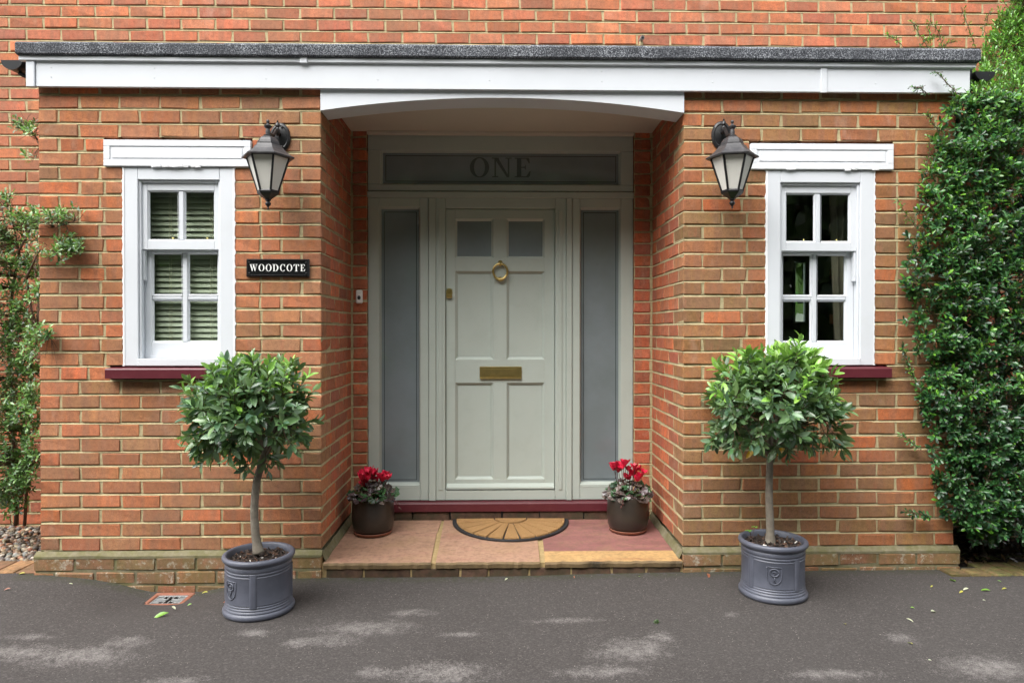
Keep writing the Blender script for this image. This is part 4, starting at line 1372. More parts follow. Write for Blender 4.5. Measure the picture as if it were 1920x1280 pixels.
# ================================================================== lanterns
def lantern(px_plate, py_plate, px_body, label, rot):
    pc = P(px_plate, py_plate, 0.0)
    YL = -0.205
    bc = P(px_body, 293, YL)
    root = thing('wall_lantern', (pc.x, 0, pc.z), label, 'lantern', 'black lanterns either side of the porch')
    zr = bc.z                           # rim height
    S = 1 / 355.0
    cx, cy = bc.x, YL
    # back plate: domed oval
    mb = MB(); n = 32
    rings = [(1.0, 0.0), (1.0, 0.008), (0.92, 0.014), (0.80, 0.016), (0.72, 0.013), (0.3, 0.02), (0.0, 0.022)]
    vs, fs = [], []
    for k, d in rings:
        for i in range(n):
            a = 2 * math.pi * i / n
            vs.append((pc.x + 0.056 * k * math.cos(a), -d - 0.0005, pc.z + 0.080 * k * math.sin(a)))
    for j in range(len(rings) - 1):
        for i in range(n): fs.append((j * n + i, j * n + (i + 1) % n, (j + 1) * n + (i + 1) % n, (j + 1) * n + i))
    mb.add(vs, fs); bp = mb.build('back_plate', 'black', root, smooth=True, wn=35)
    for dz in (-0.052, 0.052):
        s_ = MB(); s_.lathe([(0, 0.006), (0.005, 0.005), (0.006, 0)], (0, 0, 0), 10)
        s_.v = [(pc.x + 0.012 + x, -0.014 - z, pc.z + dz + y) for x, y, z in s_.v]; s_.build('screw', 'black', bp, smooth=True)
    # arm with a turned knuckle and spike
    ztop = zr + 40 * S
    mb = MB()
    mb.tube([(pc.x, -0.015, pc.z + 0.01), (pc.x + (cx - pc.x) * 0.25, -0.06, pc.z + 0.026), (pc.x + (cx - pc.x) * 0.6, -0.125, ztop + 0.016), (cx, cy, ztop + 0.008)], [0.011, 0.009, 0.009, 0.009], 10)
    kx, ky = pc.x + (cx - pc.x) * 0.22, -0.05
    mb.lathe([(0.0, 0.062), (0.005, 0.058), (0.004, 0.05), (0.012, 0.042), (0.013, 0.03), (0.007, 0.022), (0.012, 0.012), (0.014, -0.01), (0.006, -0.022), (0, -0.026)], (kx, ky, pc.z + 0.02), 14)
    mb.build('arm', 'black', root, smooth=True, wn=40)
    # roof: six-sided bell in two tiers with an eaves lip
    def hexl(prof, name, mat, n=6, par=root, sm=False):
        mb = MB(); mb.lathe(prof, (cx, cy, zr), n, rot); return mb.build(name, mat, par, smooth=sm, wn=30)
    cap = hexl([(0.094, -0.012), (0.136, -0.012), (0.137, -0.006), (0.114, 0.008), (0.092, 0.026), (0.076, 0.044), (0.070, 0.054), (0.060, 0.056), (0.060, 0.062), (0.056, 0.076), (0.046, 0.090), (0.030, 0.100), (0.018, 0.104), (0.0, 0.105)], 'cap', 'lantern_top')
    mb = MB()
    mb.lathe([(0.020, 0.100), (0.022, 0.108), (0.012, 0.113), (0.013, 0.128), (0.010, 0.142), (0.020, 0.152), (0.021, 0.158), (0.010, 0.164), (0.005, 0.172), (0.009, 0.180), (0.008, 0.187), (0.0, 0.192)], (cx, cy, zr), 16)
    mb.build('finial', 'lantern_top', root, smooth=True, wn=50)
    # tapered body: six ribs, six panes
    rt, rb_, zt_, zb_ = 0.108, 0.050, -0.0125, -0.196
    zb_ = -68 * S
    for k in range(6):
        a0, a1 = rot + k * math.pi / 3, rot + (k + 1) * math.pi / 3
        T0 = Vector((cx + rt * math.cos(a0), cy + rt * math.sin(a0), zr + zt_)); B0 = Vector((cx + rb_ * math.cos(a0), cy + rb_ * math.sin(a0), zr + zb_))
        T1 = Vector((cx + rt * math.cos(a1), cy + rt * math.sin(a1), zr + zt_)); B1 = Vector((cx + rb_ * math.cos(a1), cy + rb_ * math.sin(a1), zr + zb_))
        mb = MB(); mb.tube([T0, B0], 0.0062, 6); mb.build('rib', 'black', root)
        mb = MB(); c_ = Vector((cx, cy, 0))
        ins = lambda p: p + (Vector((cx, cy, p.z)) - p) * 0.03
        q = [ins(T0), ins(T1), ins(B1), ins(B0)]
        nrm = (q[1] - q[0]).cross(q[3] - q[0]).normalized() * 0.002
        mb.add([p + nrm for p in q] + [p - nrm for p in q], [(0, 1, 2, 3), (7, 6, 5, 4), (0, 4, 5, 1), (1, 5, 6, 2), (2, 6, 7, 3), (3, 7, 4, 0)])
        mb.build('pane', 'opal', root)
    hexl([(0.054, zb_ + 0.012), (0.058, zb_ + 0.004), (0.057, zb_ - 0.004), (0.046, zb_ - 0.014), (0.026, zb_ - 0.028), (0.014, zb_ - 0.036), (0.0, zb_ - 0.037)], 'base', 'black')
    mb = MB()
    mb.lathe([(0.013, zb_ - 0.034), (0.016, zb_ - 0.040), (0.008, zb_ - 0.045), (0.015, zb_ - 0.054), (0.014, zb_ - 0.062), (0.006, zb_ - 0.072), (0.003, zb_ - 0.078), (0.006, zb_ - 0.083), (0.0, zb_ - 0.088)], (cx, cy, zr), 14)
    mb.build('drop_finial', 'black', root, smooth=True, wn=50)
    return root
lantern(526, 258.5, 502.5, 'black wall lantern above the WOODCOTE sign', rad(62))
lantern(1352, 255, 1373, 'black wall lantern with faded cap beside the curtained window', rad(48))

# ================================================================== house name sign
s0, s1 = P(461.5, 519, -0.014), P(580, 485.5, -0.014)
sg = thing('house_sign', ((s0.x + s1.x) / 2, 0, s0.z), 'black house name sign with raised white letters reading WOODCOTE', 'sign')
mb = MB(); mb.box(s0.x, s1.x, -0.014, -0.0025, s0.z, s1.z, 0.004); mb.build('plate', 'plate_black', sg)
mb = MB()
e, t = 0.006, 0.005
a, b, c, d = s0.x + e, s1.x - e, s0.z + e, s1.z - e
for q in ((a, b, c, c + t), (a, b, d - t, d), (a, a + t, c + t, d - t), (b - t, b, c + t, d - t)): mb.box(q[0], q[1], -0.018, -0.0141, q[2], q[3], 0.0018)
mb.build('rim', 'plate_black', sg)
for u in (0.05, 0.95):
    for v in (0.2, 0.8):
        mb = MB(); mb.lathe([(0, 0.003), (0.004, 0.002), (0.005, 0)], (0, 0, 0), 10)
        mx, mzz = s0.x + (s1.x - s0.x) * u, s0.z + (s1.z - s0.z) * v
        mb.v = [(mx + x, -0.0142 - z, mzz + y) for x, y, z in mb.v]; mb.build('screw', 'plate_black', sg, smooth=True)
hgt = 12.8 / 336
lettering('WOODCOTE', (s0.x + s1.x) / 2 - 0.001, (s0.z + s1.z) / 2 - hgt * 0.48, hgt, (571.5 - 468.5) / 337.0, -0.0141, 'letter_white', sg, 0.002, 'letter')

# ================================================================== ground
def vary(rr, c, a, b):
    k = rr.uniform(a, b)
    return lin(tuple(max(0, min(255, v * k + rr.uniform(-4, 4))) for v in c))
GX0, GX1, GY0, GY1 = -1.85, -1.68, -0.185, -0.055
def gz(x, y):
    z = -0.022 * max(0, min(1, (1.3 - x) / 1.2)) if x < 1.3 else 0.0
    if x < -1.0: z = -0.022 + 0.030 * max(0, min(1, (-1.9 - x) / 0.6)) * max(0, 1 - max(0, -y) / 0.8)
    d2 = ((x + 1.76) / 0.36) ** 2 + ((y + 0.08) / 0.34) ** 2
    z -= 0.078 * math.exp(-d2 ** 1.15)
    if GX0 < x < GX1 and GY0 < y < GY1: z -= 0.06
    z += -0.012 * max(0, min(1, (-y - 0.2) / 2.0))
    z += 0.004 * noise.noise((x * 1.1, y * 1.1, 0))
    return z
PALE_SPOTS = [((30, 1225), 150, 22), ((150, 1232), 140, 30), ((235, 1205), 60, 16), ((690, 1178), 150, 20), ((620, 1200), 70, 16), ((770, 1150), 60, 10), ((700, 1262), 60, 16), ((830, 1262), 130, 30),
       ((1060, 1166), 90, 7), ((1185, 1222), 110, 30), ((1130, 1262), 120, 16), ((1690, 1207), 40, 16), ((1850, 1262), 130, 34), ((1560, 1275), 130, 14), ((475, 1187), 45, 11), ((330, 1278), 90, 12),
       ((560, 1205), 40, 14), ((1370, 1160), 18, 8), ((60, 1195), 60, 8), ((1240, 1200), 40, 16), ((860, 1190), 60, 7)]
PALE_SPOTS_W = []
for (c, rx, ry) in PALE_SPOTS:
    g_ = G(c[0], c[1], -0.03); gx_ = G(c[0] + rx, c[1], -0.03); gy_ = G(c[0], c[1] + ry, -0.03); gy2 = G(c[0], c[1] - ry, -0.03)
    PALE_SPOTS_W.append((g_.x, g_.y, abs(gx_.x - g_.x), abs(gy2.y - gy_.y) / 2))
def pale_patch(x, y):  # soft ovals where the drive takes a paler tone
    s = 0.0
    for cx, cy, rx, ry in PALE_SPOTS_W:
        d = ((x - cx) / rx) ** 2 + ((y - cy) / ry) ** 2
        if d < 9: s = max(s, math.exp(-d * 0.9))
    return s * 0.62
def moss(x, y):
    if XL0 - 0.1 < x < XR1 + 0.2: return max(0, 1 - max(0, -y - 0.02) / 0.10)
    return 0
def ground_sheet(name, xs, ys, mat, zf, label=None):
    vs = [(x, y, zf(x, y)) for y in ys for x in xs]
    nx = len(xs)
    fs = [(j * nx + i, j * nx + i + 1, (j + 1) * nx + i + 1, (j + 1) * nx + i) for j in range(len(ys) - 1) for i in range(nx - 1)]
    me = bpy.data.meshes.new(name); me.from_pydata(vs, [], fs); me.materials.append(M[mat])
    for nm, fn in (('pale_patch', pale_patch), ('moss', moss)):
        at = me.attributes.new(nm, 'FLOAT', 'POINT'); at.data.foreach_set("value", [fn(v[0], v[1]) for v in vs])
    me.polygons.foreach_set("use_smooth", [True] * len(fs))
    o = bpy.data.objects.new(name, me); COL.objects.link(o)
    return tag(o, label, kind='structure')
fr_ = lambda a, b, n: [a + (b - a) * i / n for i in range(n + 1)]
xs = [-60, -30, -15, -8, -5.5] + fr_(-4.2, 4.2, 420) + [5.5, 8, 15, 30, 60]
ys = [-60, -30, -16, -9, -6, -4.5, -3.4] + fr_(-2.6, 0.02, 130)
ground_sheet('driveway', xs, ys, 'asphalt', gz, 'dark asphalt driveway with pale patches')
# earth under the beds each side of the porch
mb = MB()
mb.quad((-60, 0.0, -0.03), (XL0 + 0.1, 0.0, -0.03), (XL0 + 0.1, DEPTH + 0.05, -0.005), (-60, DEPTH + 0.05, -0.005))
mb.quad((XR1 - 0.1, -0.05, -0.03), (60, -0.05, -0.03), (60, DEPTH + 0.05, 0.02), (XR1 - 0.1, DEPTH + 0.05, 0.02))
tag(mb.build('ground', 'soil'), kind='structure')
# land behind the house, seen through the far window
mb = MB(); mb.quad((-60, 3.2, -0.05), (60, 3.2, -0.05), (60, 60, -0.05), (-60, 60, -0.05))
tag(mb.build('back_lawn_ground', plain('back_lawn', (62, 84, 40), 0.9, 0.3, 8)), kind='structure')

# block paving edging beside the porch
M['paver'] = brick_mat('clay_paver', False, -0.1)
PAL['paver'] = [((150, 116, 94), 3), ((138, 108, 92), 2), ((160, 124, 98), 2)]
PAL['paver_moss'] = [((110, 104, 70), 3), ((122, 108, 80), 2), ((100, 98, 66), 2)]
edg = thing('path_edging', (XL0 - 0.5, 0.1, 0), 'row of brown clay block pavers between driveway and pebbles', 'edging')
x = XL0 - 0.03
while x > -4.3:
    lay(edg, x - 0.105, x, 0.0, 0.21, -0.05, 0.012 + R.uniform(-0.002, 0.002), 'paver', 'paver'); x -= 0.115
edg2 = thing('path_edging', (XR1 + 0.5, 0.0, 0), 'row of mossy block pavers at the foot of the climber', 'edging')
x = XR1 - 0.10
while x < 4.3:
    lay(edg2, x, x + 0.105, -0.135, 0.075 if x > XR1 + 0.03 else -0.03, -0.06, 0.010 + R.uniform(-0.003, 0.003), 'paver_moss', 'paver'); x += 0.115

# pebbles
def pebble_bed(x0, x1, y0, y1, n, zf, name, label, cols, smin, smax, seed):
    rr = random.Random(seed)
    ico = bmesh.new(); bmesh.ops.create_icosphere(ico, subdivisions=1, radius=1.0)
    bv = [v.co.copy() for v in ico.verts]; bf = [tuple(v.index for v in f.verts) for f in ico.faces]; ico.free()
    mb = MB()
    for i in range(n):
        s = rr.uniform(smin, smax)
        c = Vector((rr.uniform(x0, x1), rr.uniform(y0, y1), 0)); c.z = zf(c.x, c.y) + rr.uniform(-0.3, 1.0) * s * 0.6
        rot = Euler((rr.uniform(0, 0.6), rr.uniform(0, 0.6), rr.uniform(0, 6.28))).to_matrix()
        sc = (s * rr.uniform(0.8, 1.5), s, s * rr.uniform(0.45, 0.8))
        mb.tint = vary(rr, rr.choice(cols), 0.75, 1.1)
        mb.add([c + rot @ Vector((v.x * sc[0], v.y * sc[1], v.z * sc[2])) for v in bv], bf)
    o = mb.build(name, 'pebble', None, smooth=True)
    return tag(o, label, kind='stuff')
pebble_bed(-4.0, XL0 + 0.02, 0.205, 0.80, 2600, lambda x, y: 0.0 + 0.06 * (y - 0.2), 'pebbles', 'rounded brown and grey pebbles below the thin shrub',
           [(176, 158, 132), (150, 132, 108), (122, 106, 90), (196, 186, 168), (104, 96, 92), (168, 120, 92), (138, 138, 134)], 0.009, 0.021, 5)
# leaf litter under the climber
def litter():
    rr = random.Random(8); mb = MB()
    for i in range(1500):
        c = Vector((rr.uniform(XR1 + 0.0, 4.2), rr.uniform(0.05, 0.80), 0)); c.z = 0.005 + 0.03 * c.y + rr.uniform(0, 0.03)
        l, w = rr.uniform(0.012, 0.035), rr.uniform(0.006, 0.014)
        rot = Euler((rr.uniform(-0.7, 0.7), rr.uniform(-0.7, 0.7), rr.uniform(0, 6.28))).to_matrix()
        mb.tint = vary(rr, rr.choice([(92, 66, 46), (74, 54, 40), (120, 92, 62), (60, 46, 38)]), 0.6, 1.1)
        mb.add([c + rot @ Vector(p) for p in ((-l, 0, 0), (0, -w, 0.003), (l, 0, 0), (0, w, 0.003))], [(0, 1, 2, 3)])
    tag(mb.build('leaf_litter', 'leaf_mass'), 'brown dead leaves on the soil below the climber', kind='stuff')
litter()

# drain gully
dx0, dx1, dy0, dy1 = GX0 - 0.022, GX1 + 0.022, GY0 - 0.022, GY1 + 0.022
dz = gz(dx0 - 0.03, (dy0 + dy1) / 2) * 0.5 + gz((dx0 + dx1) / 2, dy0 - 0.02) * 0.5 - 0.004
gu = thing('drain_gully', ((dx0 + dx1) / 2, (dy0 + dy1) / 2, dz), 'small square drain grate in a terracotta surround at the wall foot', 'drain')
mb = MB(); tw = 0.026
mb.box(dx0, dx1, dy1 - tw, dy1, dz - 0.05, dz + 0.004, 0.005); mb.box(dx0, dx1, dy0, dy0 + tw, dz - 0.05, dz + 0.002, 0.005)
mb.box(dx0, dx0 + tw, dy0 + tw, dy1 - tw, dz - 0.05, dz + 0.003, 0.005); mb.box(dx1 - tw, dx1, dy0 + tw, dy1 - tw, dz - 0.05, dz + 0.003, 0.005)
mb.build('surround', 'terracotta', gu)
mb = MB(); mb.box(dx0 + tw, dx1 - tw, dy0 + tw, dy1 - tw, dz - 0.05, dz - 0.015, 0.001); mb.build('pit', 'dark', gu)  # solid block, coloured near-black for the shade under the grate
ix0, ix1, iy0, iy1 = dx0 + tw + 0.002, dx1 - tw - 0.002, dy0 + tw + 0.002, dy1 - tw - 0.002
mb = MB(); r_ = 0.008
mb.box(ix0, ix1, iy0, iy0 + r_, dz - 0.012, dz - 0.002, 0.001); mb.box(ix0, ix1, iy1 - r_, iy1, dz - 0.012, dz - 0.002, 0.001)
mb.box(ix0, ix0 + r_, iy0 + r_, iy1 - r_, dz - 0.012, dz - 0.002, 0.001); mb.box(ix1 - r_, ix1, iy0 + r_, iy1 - r_, dz - 0.012, dz - 0.002, 0.001)
mb.build('grate_rim', 'steel', gu)
cx_, cy_ = (ix0 + ix1) / 2, (iy0 + iy1) / 2
for i in range(6):         # bars fan out as four triangles
    u = (i + 0.5) / 6 - 0.5
    wdt, hgt_ = ix1 - ix0, iy1 - iy0
    lim = abs(u)
    mb = MB(); xx = cx_ + u * wdt
    mb.box(xx - 0.0036, xx + 0.0036, cy_ + lim * hgt_, iy1 - r_, dz - 0.011, dz - 0.003, 0.0008); mb.build('grate_bar', 'steel', gu); mb = MB(); mb.box(xx - 0.0036, xx + 0.0036, iy0 + r_, cy_ - lim * hgt_ - 0.001, dz - 0.011, dz - 0.003, 0.0008)
    mb.build('grate_bar', 'steel', gu); mb = MB()
    yy = cy_ + u * hgt_
    mb.box(cx_ + lim * wdt + 0.001, ix1 - r_, yy - 0.0034, yy + 0.0034, dz - 0.0112, dz - 0.0034, 0.0008); mb.build('grate_bar', 'steel', gu); mb = MB(); mb.box(ix0 + r_, cx_ - lim * wdt - 0.001, yy - 0.0034, yy + 0.0034, dz - 0.0112, dz - 0.0034, 0.0008)
    mb.build('grate_bar', 'steel', gu)

# ================================================================== plants
def leaf_shape(stations, fold=0.25, curl=0.18, thick=0):
    """leaf of length 1 along +X, face up +Z: stations of (t, half width)"""
    vs, fs = [], []
    for t, w in stations:
        z = -curl * t * t
        vs += [(t, -w, z + fold * w), (t, 0, z), (t, w, z + fold * w)]
    for i in range(len(stations) - 1):
        a, b = i * 3, i * 3 + 3
        fs += [(a, b, b + 1, a + 1), (a + 1, b + 1, b + 2, a + 2)]
    return vs, fs
BAY = leaf_shape([(0.0, 0.012), (0.1, 0.05), (0.3, 0.15), (0.52, 0.185), (0.78, 0.145), (0.93, 0.07), (1.0, 0.012)], 0.25, 0.16)
BAY2 = leaf_shape([(0.0, 0.012), (0.1, 0.06), (0.3, 0.17), (0.52, 0.21), (0.78, 0.165), (0.93, 0.08), (1.0, 0.012)], 0.45, 0.34)
OBO = leaf_shape([(0.0, 0.02), (0.35, 0.12), (0.72, 0.21), (0.93, 0.13), (1.0, 0.03)], 0.35, 0.25)
OBO2 = leaf_shape([(0.0, 0.02), (0.5, 0.15), (0.85, 0.17), (1.0, 0.02)], 0.3, 0.1)
def leaf_mesh(shape, name='leaf'):
    me = bpy.data.meshes.new(name); me.from_pydata(shape[0], [], shape[1]); me.materials.append(M['leaf'])
    me.polygons.foreach_set("use_smooth", [True] * len(shape[1]))
    return me
def leaf_matrix(p, d, up, L):
    d = d.normalized()
    s = up.cross(d)
    if s.length < 1e-3: s = d.orthogonal()
    s.normalize(); n = d.cross(s)
    m = Matrix(((d.x * L, s.x * L, n.x * L, p.x), (d.y * L, s.y * L, n.y * L, p.y), (d.z * L, s.z * L, n.z * L, p.z), (0, 0, 0, 1)))
    return m
def rdir(rr):
    while True:
        v = Vector((rr.uniform(-1, 1), rr.uniform(-1, 1), rr.uniform(-1, 1)))
        if 0.05 < v.length < 1: return v.normalized()
def plant_leaves(root, leaves, shapes, n_parts=300, mass_name='foliage'):
    """leaves: list of (matrix, colour, shape index); those nearest the viewer become parts, the rest one mass"""
    meshes = [leaf_mesh(s) for s in shapes]
    leaves.sort(key=lambda q: q[0].translation.y)
    for m, c, k in leaves[:n_parts]:
        place('leaf', meshes[k], m, root, c)
    mb = MB()
    for m, c, k in leaves[n_parts:]:
        mb.tint = c
        mb.add([m @ Vector(v) for v in shapes[k][0]], shapes[k][1])
    if mb.v:
        mb.build(mass_name, 'leaf_mass', root, smooth=True, kind='stuff')

# ---- lead-grey planters
def planter(cx, cy, gz0, label, emb_az, seed):
    root = thing('planter', (cx, cy, gz0), label, 'planter', 'lead-grey planters')
    H, RB = 0.285, 0.152
    prof = [(0.0, 0.004), (0.150, 0.0), (0.164, 0.003), (0.169, 0.012), (0.169, 0.022), (0.164, 0.030), (0.158, 0.033), (0.161, 0.036), (0.159, 0.044), (0.155, 0.046), (0.158, 0.050), (0.156, 0.056), (0.152, 0.058), (0.156, 0.062), (0.155, 0.067), (0.151, 0.069), (0.1555, 0.073), (0.154, 0.080),
            (0.154, 0.20), (0.1555, 0.204), (0.1515, 0.209), (0.152, 0.211), (0.156, 0.215), (0.155, 0.221), (0.1525, 0.223), (0.1565, 0.228), (0.1565, 0.243), (0.154, 0.247), (0.159, 0.252), (0.162, 0.256), (0.168, 0.262), (0.171, 0.270), (0.169, 0.279), (0.162, 0.285), (0.153, 0.284), (0.148, 0.277), (0.147, 0.24), (0.0, 0.24)]
    mb = MB(); mb.lathe(prof, (cx, cy, gz0), 64); mb.build('body', 'lead', root, smooth=True, wn=55)
    # flat pilasters between the panels
    for k in range(4):
        a = emb_az + math.pi / 4 + k * math.pi / 2
        mb = MB(); vs, fs = [], []
        n = 6
        for i in range(n + 1):
            t = a + rad(-6.5 + 13 * i / n)
            e = 0.0035 if 0 < i < n else -0.001
            for h in (0.062, 0.222): vs.append((cx + (0.1555 + e) * math.cos(t), cy + (0.1555 + e) * math.sin(t), gz0 + h))
        for i in range(n): fs.append((2 * i, 2 * i + 2, 2 * i + 3, 2 * i + 1))
        mb.add(vs, fs); mb.build('pilaster', 'lead', root, smooth=True)
    # shield crest with a rose
    def on(u, v, d=0.0025):
        t = emb_az + u / 0.15
        return (cx + (0.154 + d) * math.cos(t), cy + (0.154 + d) * math.sin(t), gz0 + 0.142 + v)
    sh = [(-0.034, 0.040), (0.034, 0.040), (0.034, 0.0), (0.030, -0.022), (0.018, -0.038), (0.0, -0.046), (-0.018, -0.038), (-0.030, -0.022), (-0.034, 0.0), (-0.034, 0.040)]
    pts = []
    for (a, b) in zip(sh[:-1], sh[1:]):
        for i in range(4): pts.append(on(a[0] + (b[0] - a[0]) * i / 4, a[1] + (b[1] - a[1]) * i / 4, 0.0012))
    pts.append(on(*sh[-1], 0.0012))
    mb = MB(); mb.tube(pts, 0.0026, 6)
    mb.tube([on(0.020 * math.cos(t), 0.014 + 0.018 * math.sin(t), 0.002) for t in [2 * math.pi * i / 20 for i in range(21)]], 0.0035, 6)
    mb.tube([on(0.0, -0.006, 0.001), on(0.004, -0.018, 0.002), on(-0.006, -0.030, 0.001), on(0.008, -0.034, 0.001)], 0.003, 6)
    mb.tube([on(-0.008, 0.016, 0.002), on(0.002, 0.02, 0.003), on(0.008, 0.012, 0.002), on(-0.002, 0.008, 0.002)], 0.003, 6)
    mb.build('crest', 'lead', root, smooth=True)
    # soil: lumpy disc
    rr = random.Random(seed); mb = MB(); vs, fs = [], []
    nr_, na = 9, 40
    for i in range(nr_ + 1):
        for k in range(na):
            r = 0.1475 * i / nr_; t = 2 * math.pi * k / na
            x_, y_ = r * math.cos(t), r * math.sin(t)
            vs.append((cx + x_, cy + y_, gz0 + 0.252 + 0.014 * noise.noise((x_ * 30, y_ * 30, seed)) + 0.010 * noise.noise((x_ * 90, y_ * 90, seed)) + 0.012 * max(0, 1 - r / 0.07)))
    for i in range(nr_):
        for k in range(na): fs.append((i * na + k, i * na + (k + 1) % na, (i + 1) * na + (k + 1) % na, (i + 1) * na + k))
    mb.add(vs, fs); mb.build('soil', 'soil', root)
    mb = MB()
    for i in range(160):
        r = 0.138 * math.sqrt(rr.random()); t = rr.uniform(0, 6.28)
        c = Vector((cx + r * math.cos(t), cy + r * math.sin(t), gz0 + 0.258 + 0.014 * max(0, 1 - r / 0.07) + rr.uniform(0, 0.006)))
        l = rr.uniform(0.004, 0.013)
        mb.tint = lin(rr.choice([(62, 44, 33), (48, 36, 30), (86, 58, 42), (36, 29, 26)])) if i > 4 else lin((208, 204, 196))
        rot = Euler((rr.uniform(-1, 1), rr.uniform(-1, 1), rr.uniform(0, 6))).to_matrix()
        v, f = chamfer_box((-l, -l * 0.4, -0.002), (l, l * 0.4, 0.002), 0.0006)
        mb.add([c + rot @ Vector(q) for q in v], f)
    mb.build('bark_chips', 'pebble', root, kind='stuff')
    return root
# ---- bay trees
def bay_tree(trunk, crown_c, crown_r, label, seed, bright, nshoot, fork=None):
    rr = random.Random(seed)
    root = thing('bay_tree', trunk[0], label, 'tree', 'clipped bay trees')
    mb = MB()
    n = len(trunk)
    # smooth the trunk
    pts = []
    for i in range(n - 1):
        p0, p1, p2, p3 = trunk[max(i - 1, 0)], trunk[i], trunk[i + 1], trunk[min(i + 2, n - 1)]
        for k in range(5):
            t = k / 5
            pts.append(0.5 * ((2 * p1) + (p2 - p0) * t + (2 * p0 - 5 * p1 + 4 * p2 - p3) * t * t + (3 * p1 - p0 - 3 * p2 + p3) * t ** 3))
    pts.append(trunk[-1])
    m = len(pts)
    mb.tube(pts, [0.0215 - 0.006 * i / m + (0.008 * max(0, 1 - i / 3)) + 0.0012 * noise.noise((i * 0.7, seed, 0)) for i in range(m)], 12)
    mb.build('trunk', 'bark', root, smooth=True)
    top = trunk[-1]
    limbs = []
    for k in range(9):
        d = rdir(rr); d.z = abs(d.z) * 0.8 + 0.1
        e = crown_c + Vector((d.x * crown_r.x, d.y * crown_r.y, (d.z - 0.3) * crown_r.z)) * 0.6
        mid = (top + e) / 2 + Vector((0, 0, 0.03)) + rdir(rr) * 0.03
        mb = MB(); mb.tube([top - Vector((0, 0, 0.02)), mid, e], [0.011, 0.007, 0.004], 7)
        mb.build('branch', 'bark', root, smooth=True)
        limbs.append((mid, e))
    tw = MB()
    leaves = []
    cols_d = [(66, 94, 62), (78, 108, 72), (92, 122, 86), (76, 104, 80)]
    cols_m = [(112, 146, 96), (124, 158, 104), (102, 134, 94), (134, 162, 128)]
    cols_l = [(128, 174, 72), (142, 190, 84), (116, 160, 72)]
    for s in range(nshoot):
        d = rdir(rr)
        if d.z < -0.75 and rr.random() < 0.5: d.z *= -1
        lump = 0.88 + 0.42 * noise.noise((d.x * 2.1 + seed, d.y * 2.1, d.z * 2.1))
        r = rr.uniform(0.35, 1.0) ** 0.5 * lump
        base = crown_c + Vector((d.x * crown_r.x, d.y * crown_r.y, d.z * crown_r.z)) * (r * 0.86)
        sd = (d * 0.9 + Vector((0, 0, 0.65)) + rdir(rr) * 0.45).normalized()
        if d.z < -0.35: sd = (d * 0.9 + Vector((0, 0, 0.05)) + rdir(rr) * 0.4).normalized()
        Ls = rr.uniform(0.05, 0.11)
        tip = base + sd * Ls
        mid, e = min(limbs, key=lambda q: (q[1] - base).length)
        tw.tube([e if (e - base).length < (mid - base).length else mid, (e + base) / 2 + rdir(rr) * 0.015, base, tip], [0.003, 0.0026, 0.0022, 0.0012], 5)
        nl = rr.randint(9, 13)
        up = d.z > 0.1 and r > 0.75
        for k in range(nl):
            t = (k + 0.6) / nl
            p = base + sd * Ls * t
            az = k * 2.4 + s
            o = sd.orthogonal().normalized()
            o = Matrix.Rotation(az, 3, sd) @ o
            open_ = 1.15 - 0.75 * t
            ld = (sd * (0.45 + 0.7 * t) + o * open_ + Vector((0, 0, -0.12 + 0.1 * t))).normalized()
            L = rr.choice((rr.uniform(0.03, 0.052), rr.uniform(0.046, 0.07), rr.uniform(0.055, 0.085))) * (0.72 if t > 0.85 else 1.0)
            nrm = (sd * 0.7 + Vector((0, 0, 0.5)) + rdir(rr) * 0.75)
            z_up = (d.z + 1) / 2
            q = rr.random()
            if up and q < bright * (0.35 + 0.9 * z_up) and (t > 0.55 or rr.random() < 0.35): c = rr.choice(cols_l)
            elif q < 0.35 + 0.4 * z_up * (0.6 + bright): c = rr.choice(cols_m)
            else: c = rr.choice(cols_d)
            if rr.random() < 0.0008: c = (196, 160, 40)
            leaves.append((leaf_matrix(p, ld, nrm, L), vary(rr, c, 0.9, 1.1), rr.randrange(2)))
    tw.build('twigs', 'twig', root, kind='stuff')
    if bright > 0.4:
        for pxl in ((1472, 836), (1414, 842)):
            p = P(*pxl, crown_c.y - 0.06)
            leaves.append((leaf_matrix(p, Vector((-0.7, -0.35, -0.5)), Vector((0, -0.7, 0.7)), 0.06), lin((216, 168, 36)), 1))
    plant_leaves(root, leaves, [BAY, BAY2])
    return root
def pot_at(px, py_front, r=0.169):
    g = G(px, py_front, -0.03)
    return g.y + r
YPL = pot_at(486, 1170); XPL = P(485.5, 1037, YPL).x
YPR = pot_at(1446, 1146); XPR = P(1449, 1020, YPR).x
planter(XPL, YPL, gz(XPL, YPL) - 0.001, 'lead-grey planter near the drain, holding the darker bay tree', rad(-126), 1)
planter(XPR, YPR, gz(XPR, YPR) - 0.001, 'lead-grey planter with its shield crest facing out, under the brighter bay tree', rad(-109), 2)
T = lambda px, py, Y: P(px, py, Y)
bay_tree([T(485, 1036, YPL), T(479, 1000, YPL), T(477, 950, YPL), T(482, 900, YPL), T(493, 862, YPL), T(501, 836, YPL)], T(467, 772, YPL), Vector((0.335, 0.31, 0.27)),
         'dark green bay tree with a bent trunk in the planter near the drain', 21, 0.35, 275)
bay_tree([T(1444, 1018, YPR), T(1444, 985, YPR), T(1442, 930, YPR), T(1443, 880, YPR), T(1444, 848, YPR)], T(1450, 762, YPR), Vector((0.40, 0.34, 0.272)),
         'bright green bay tree with a straight trunk, in front of the curtained window', 33, 0.8, 310)
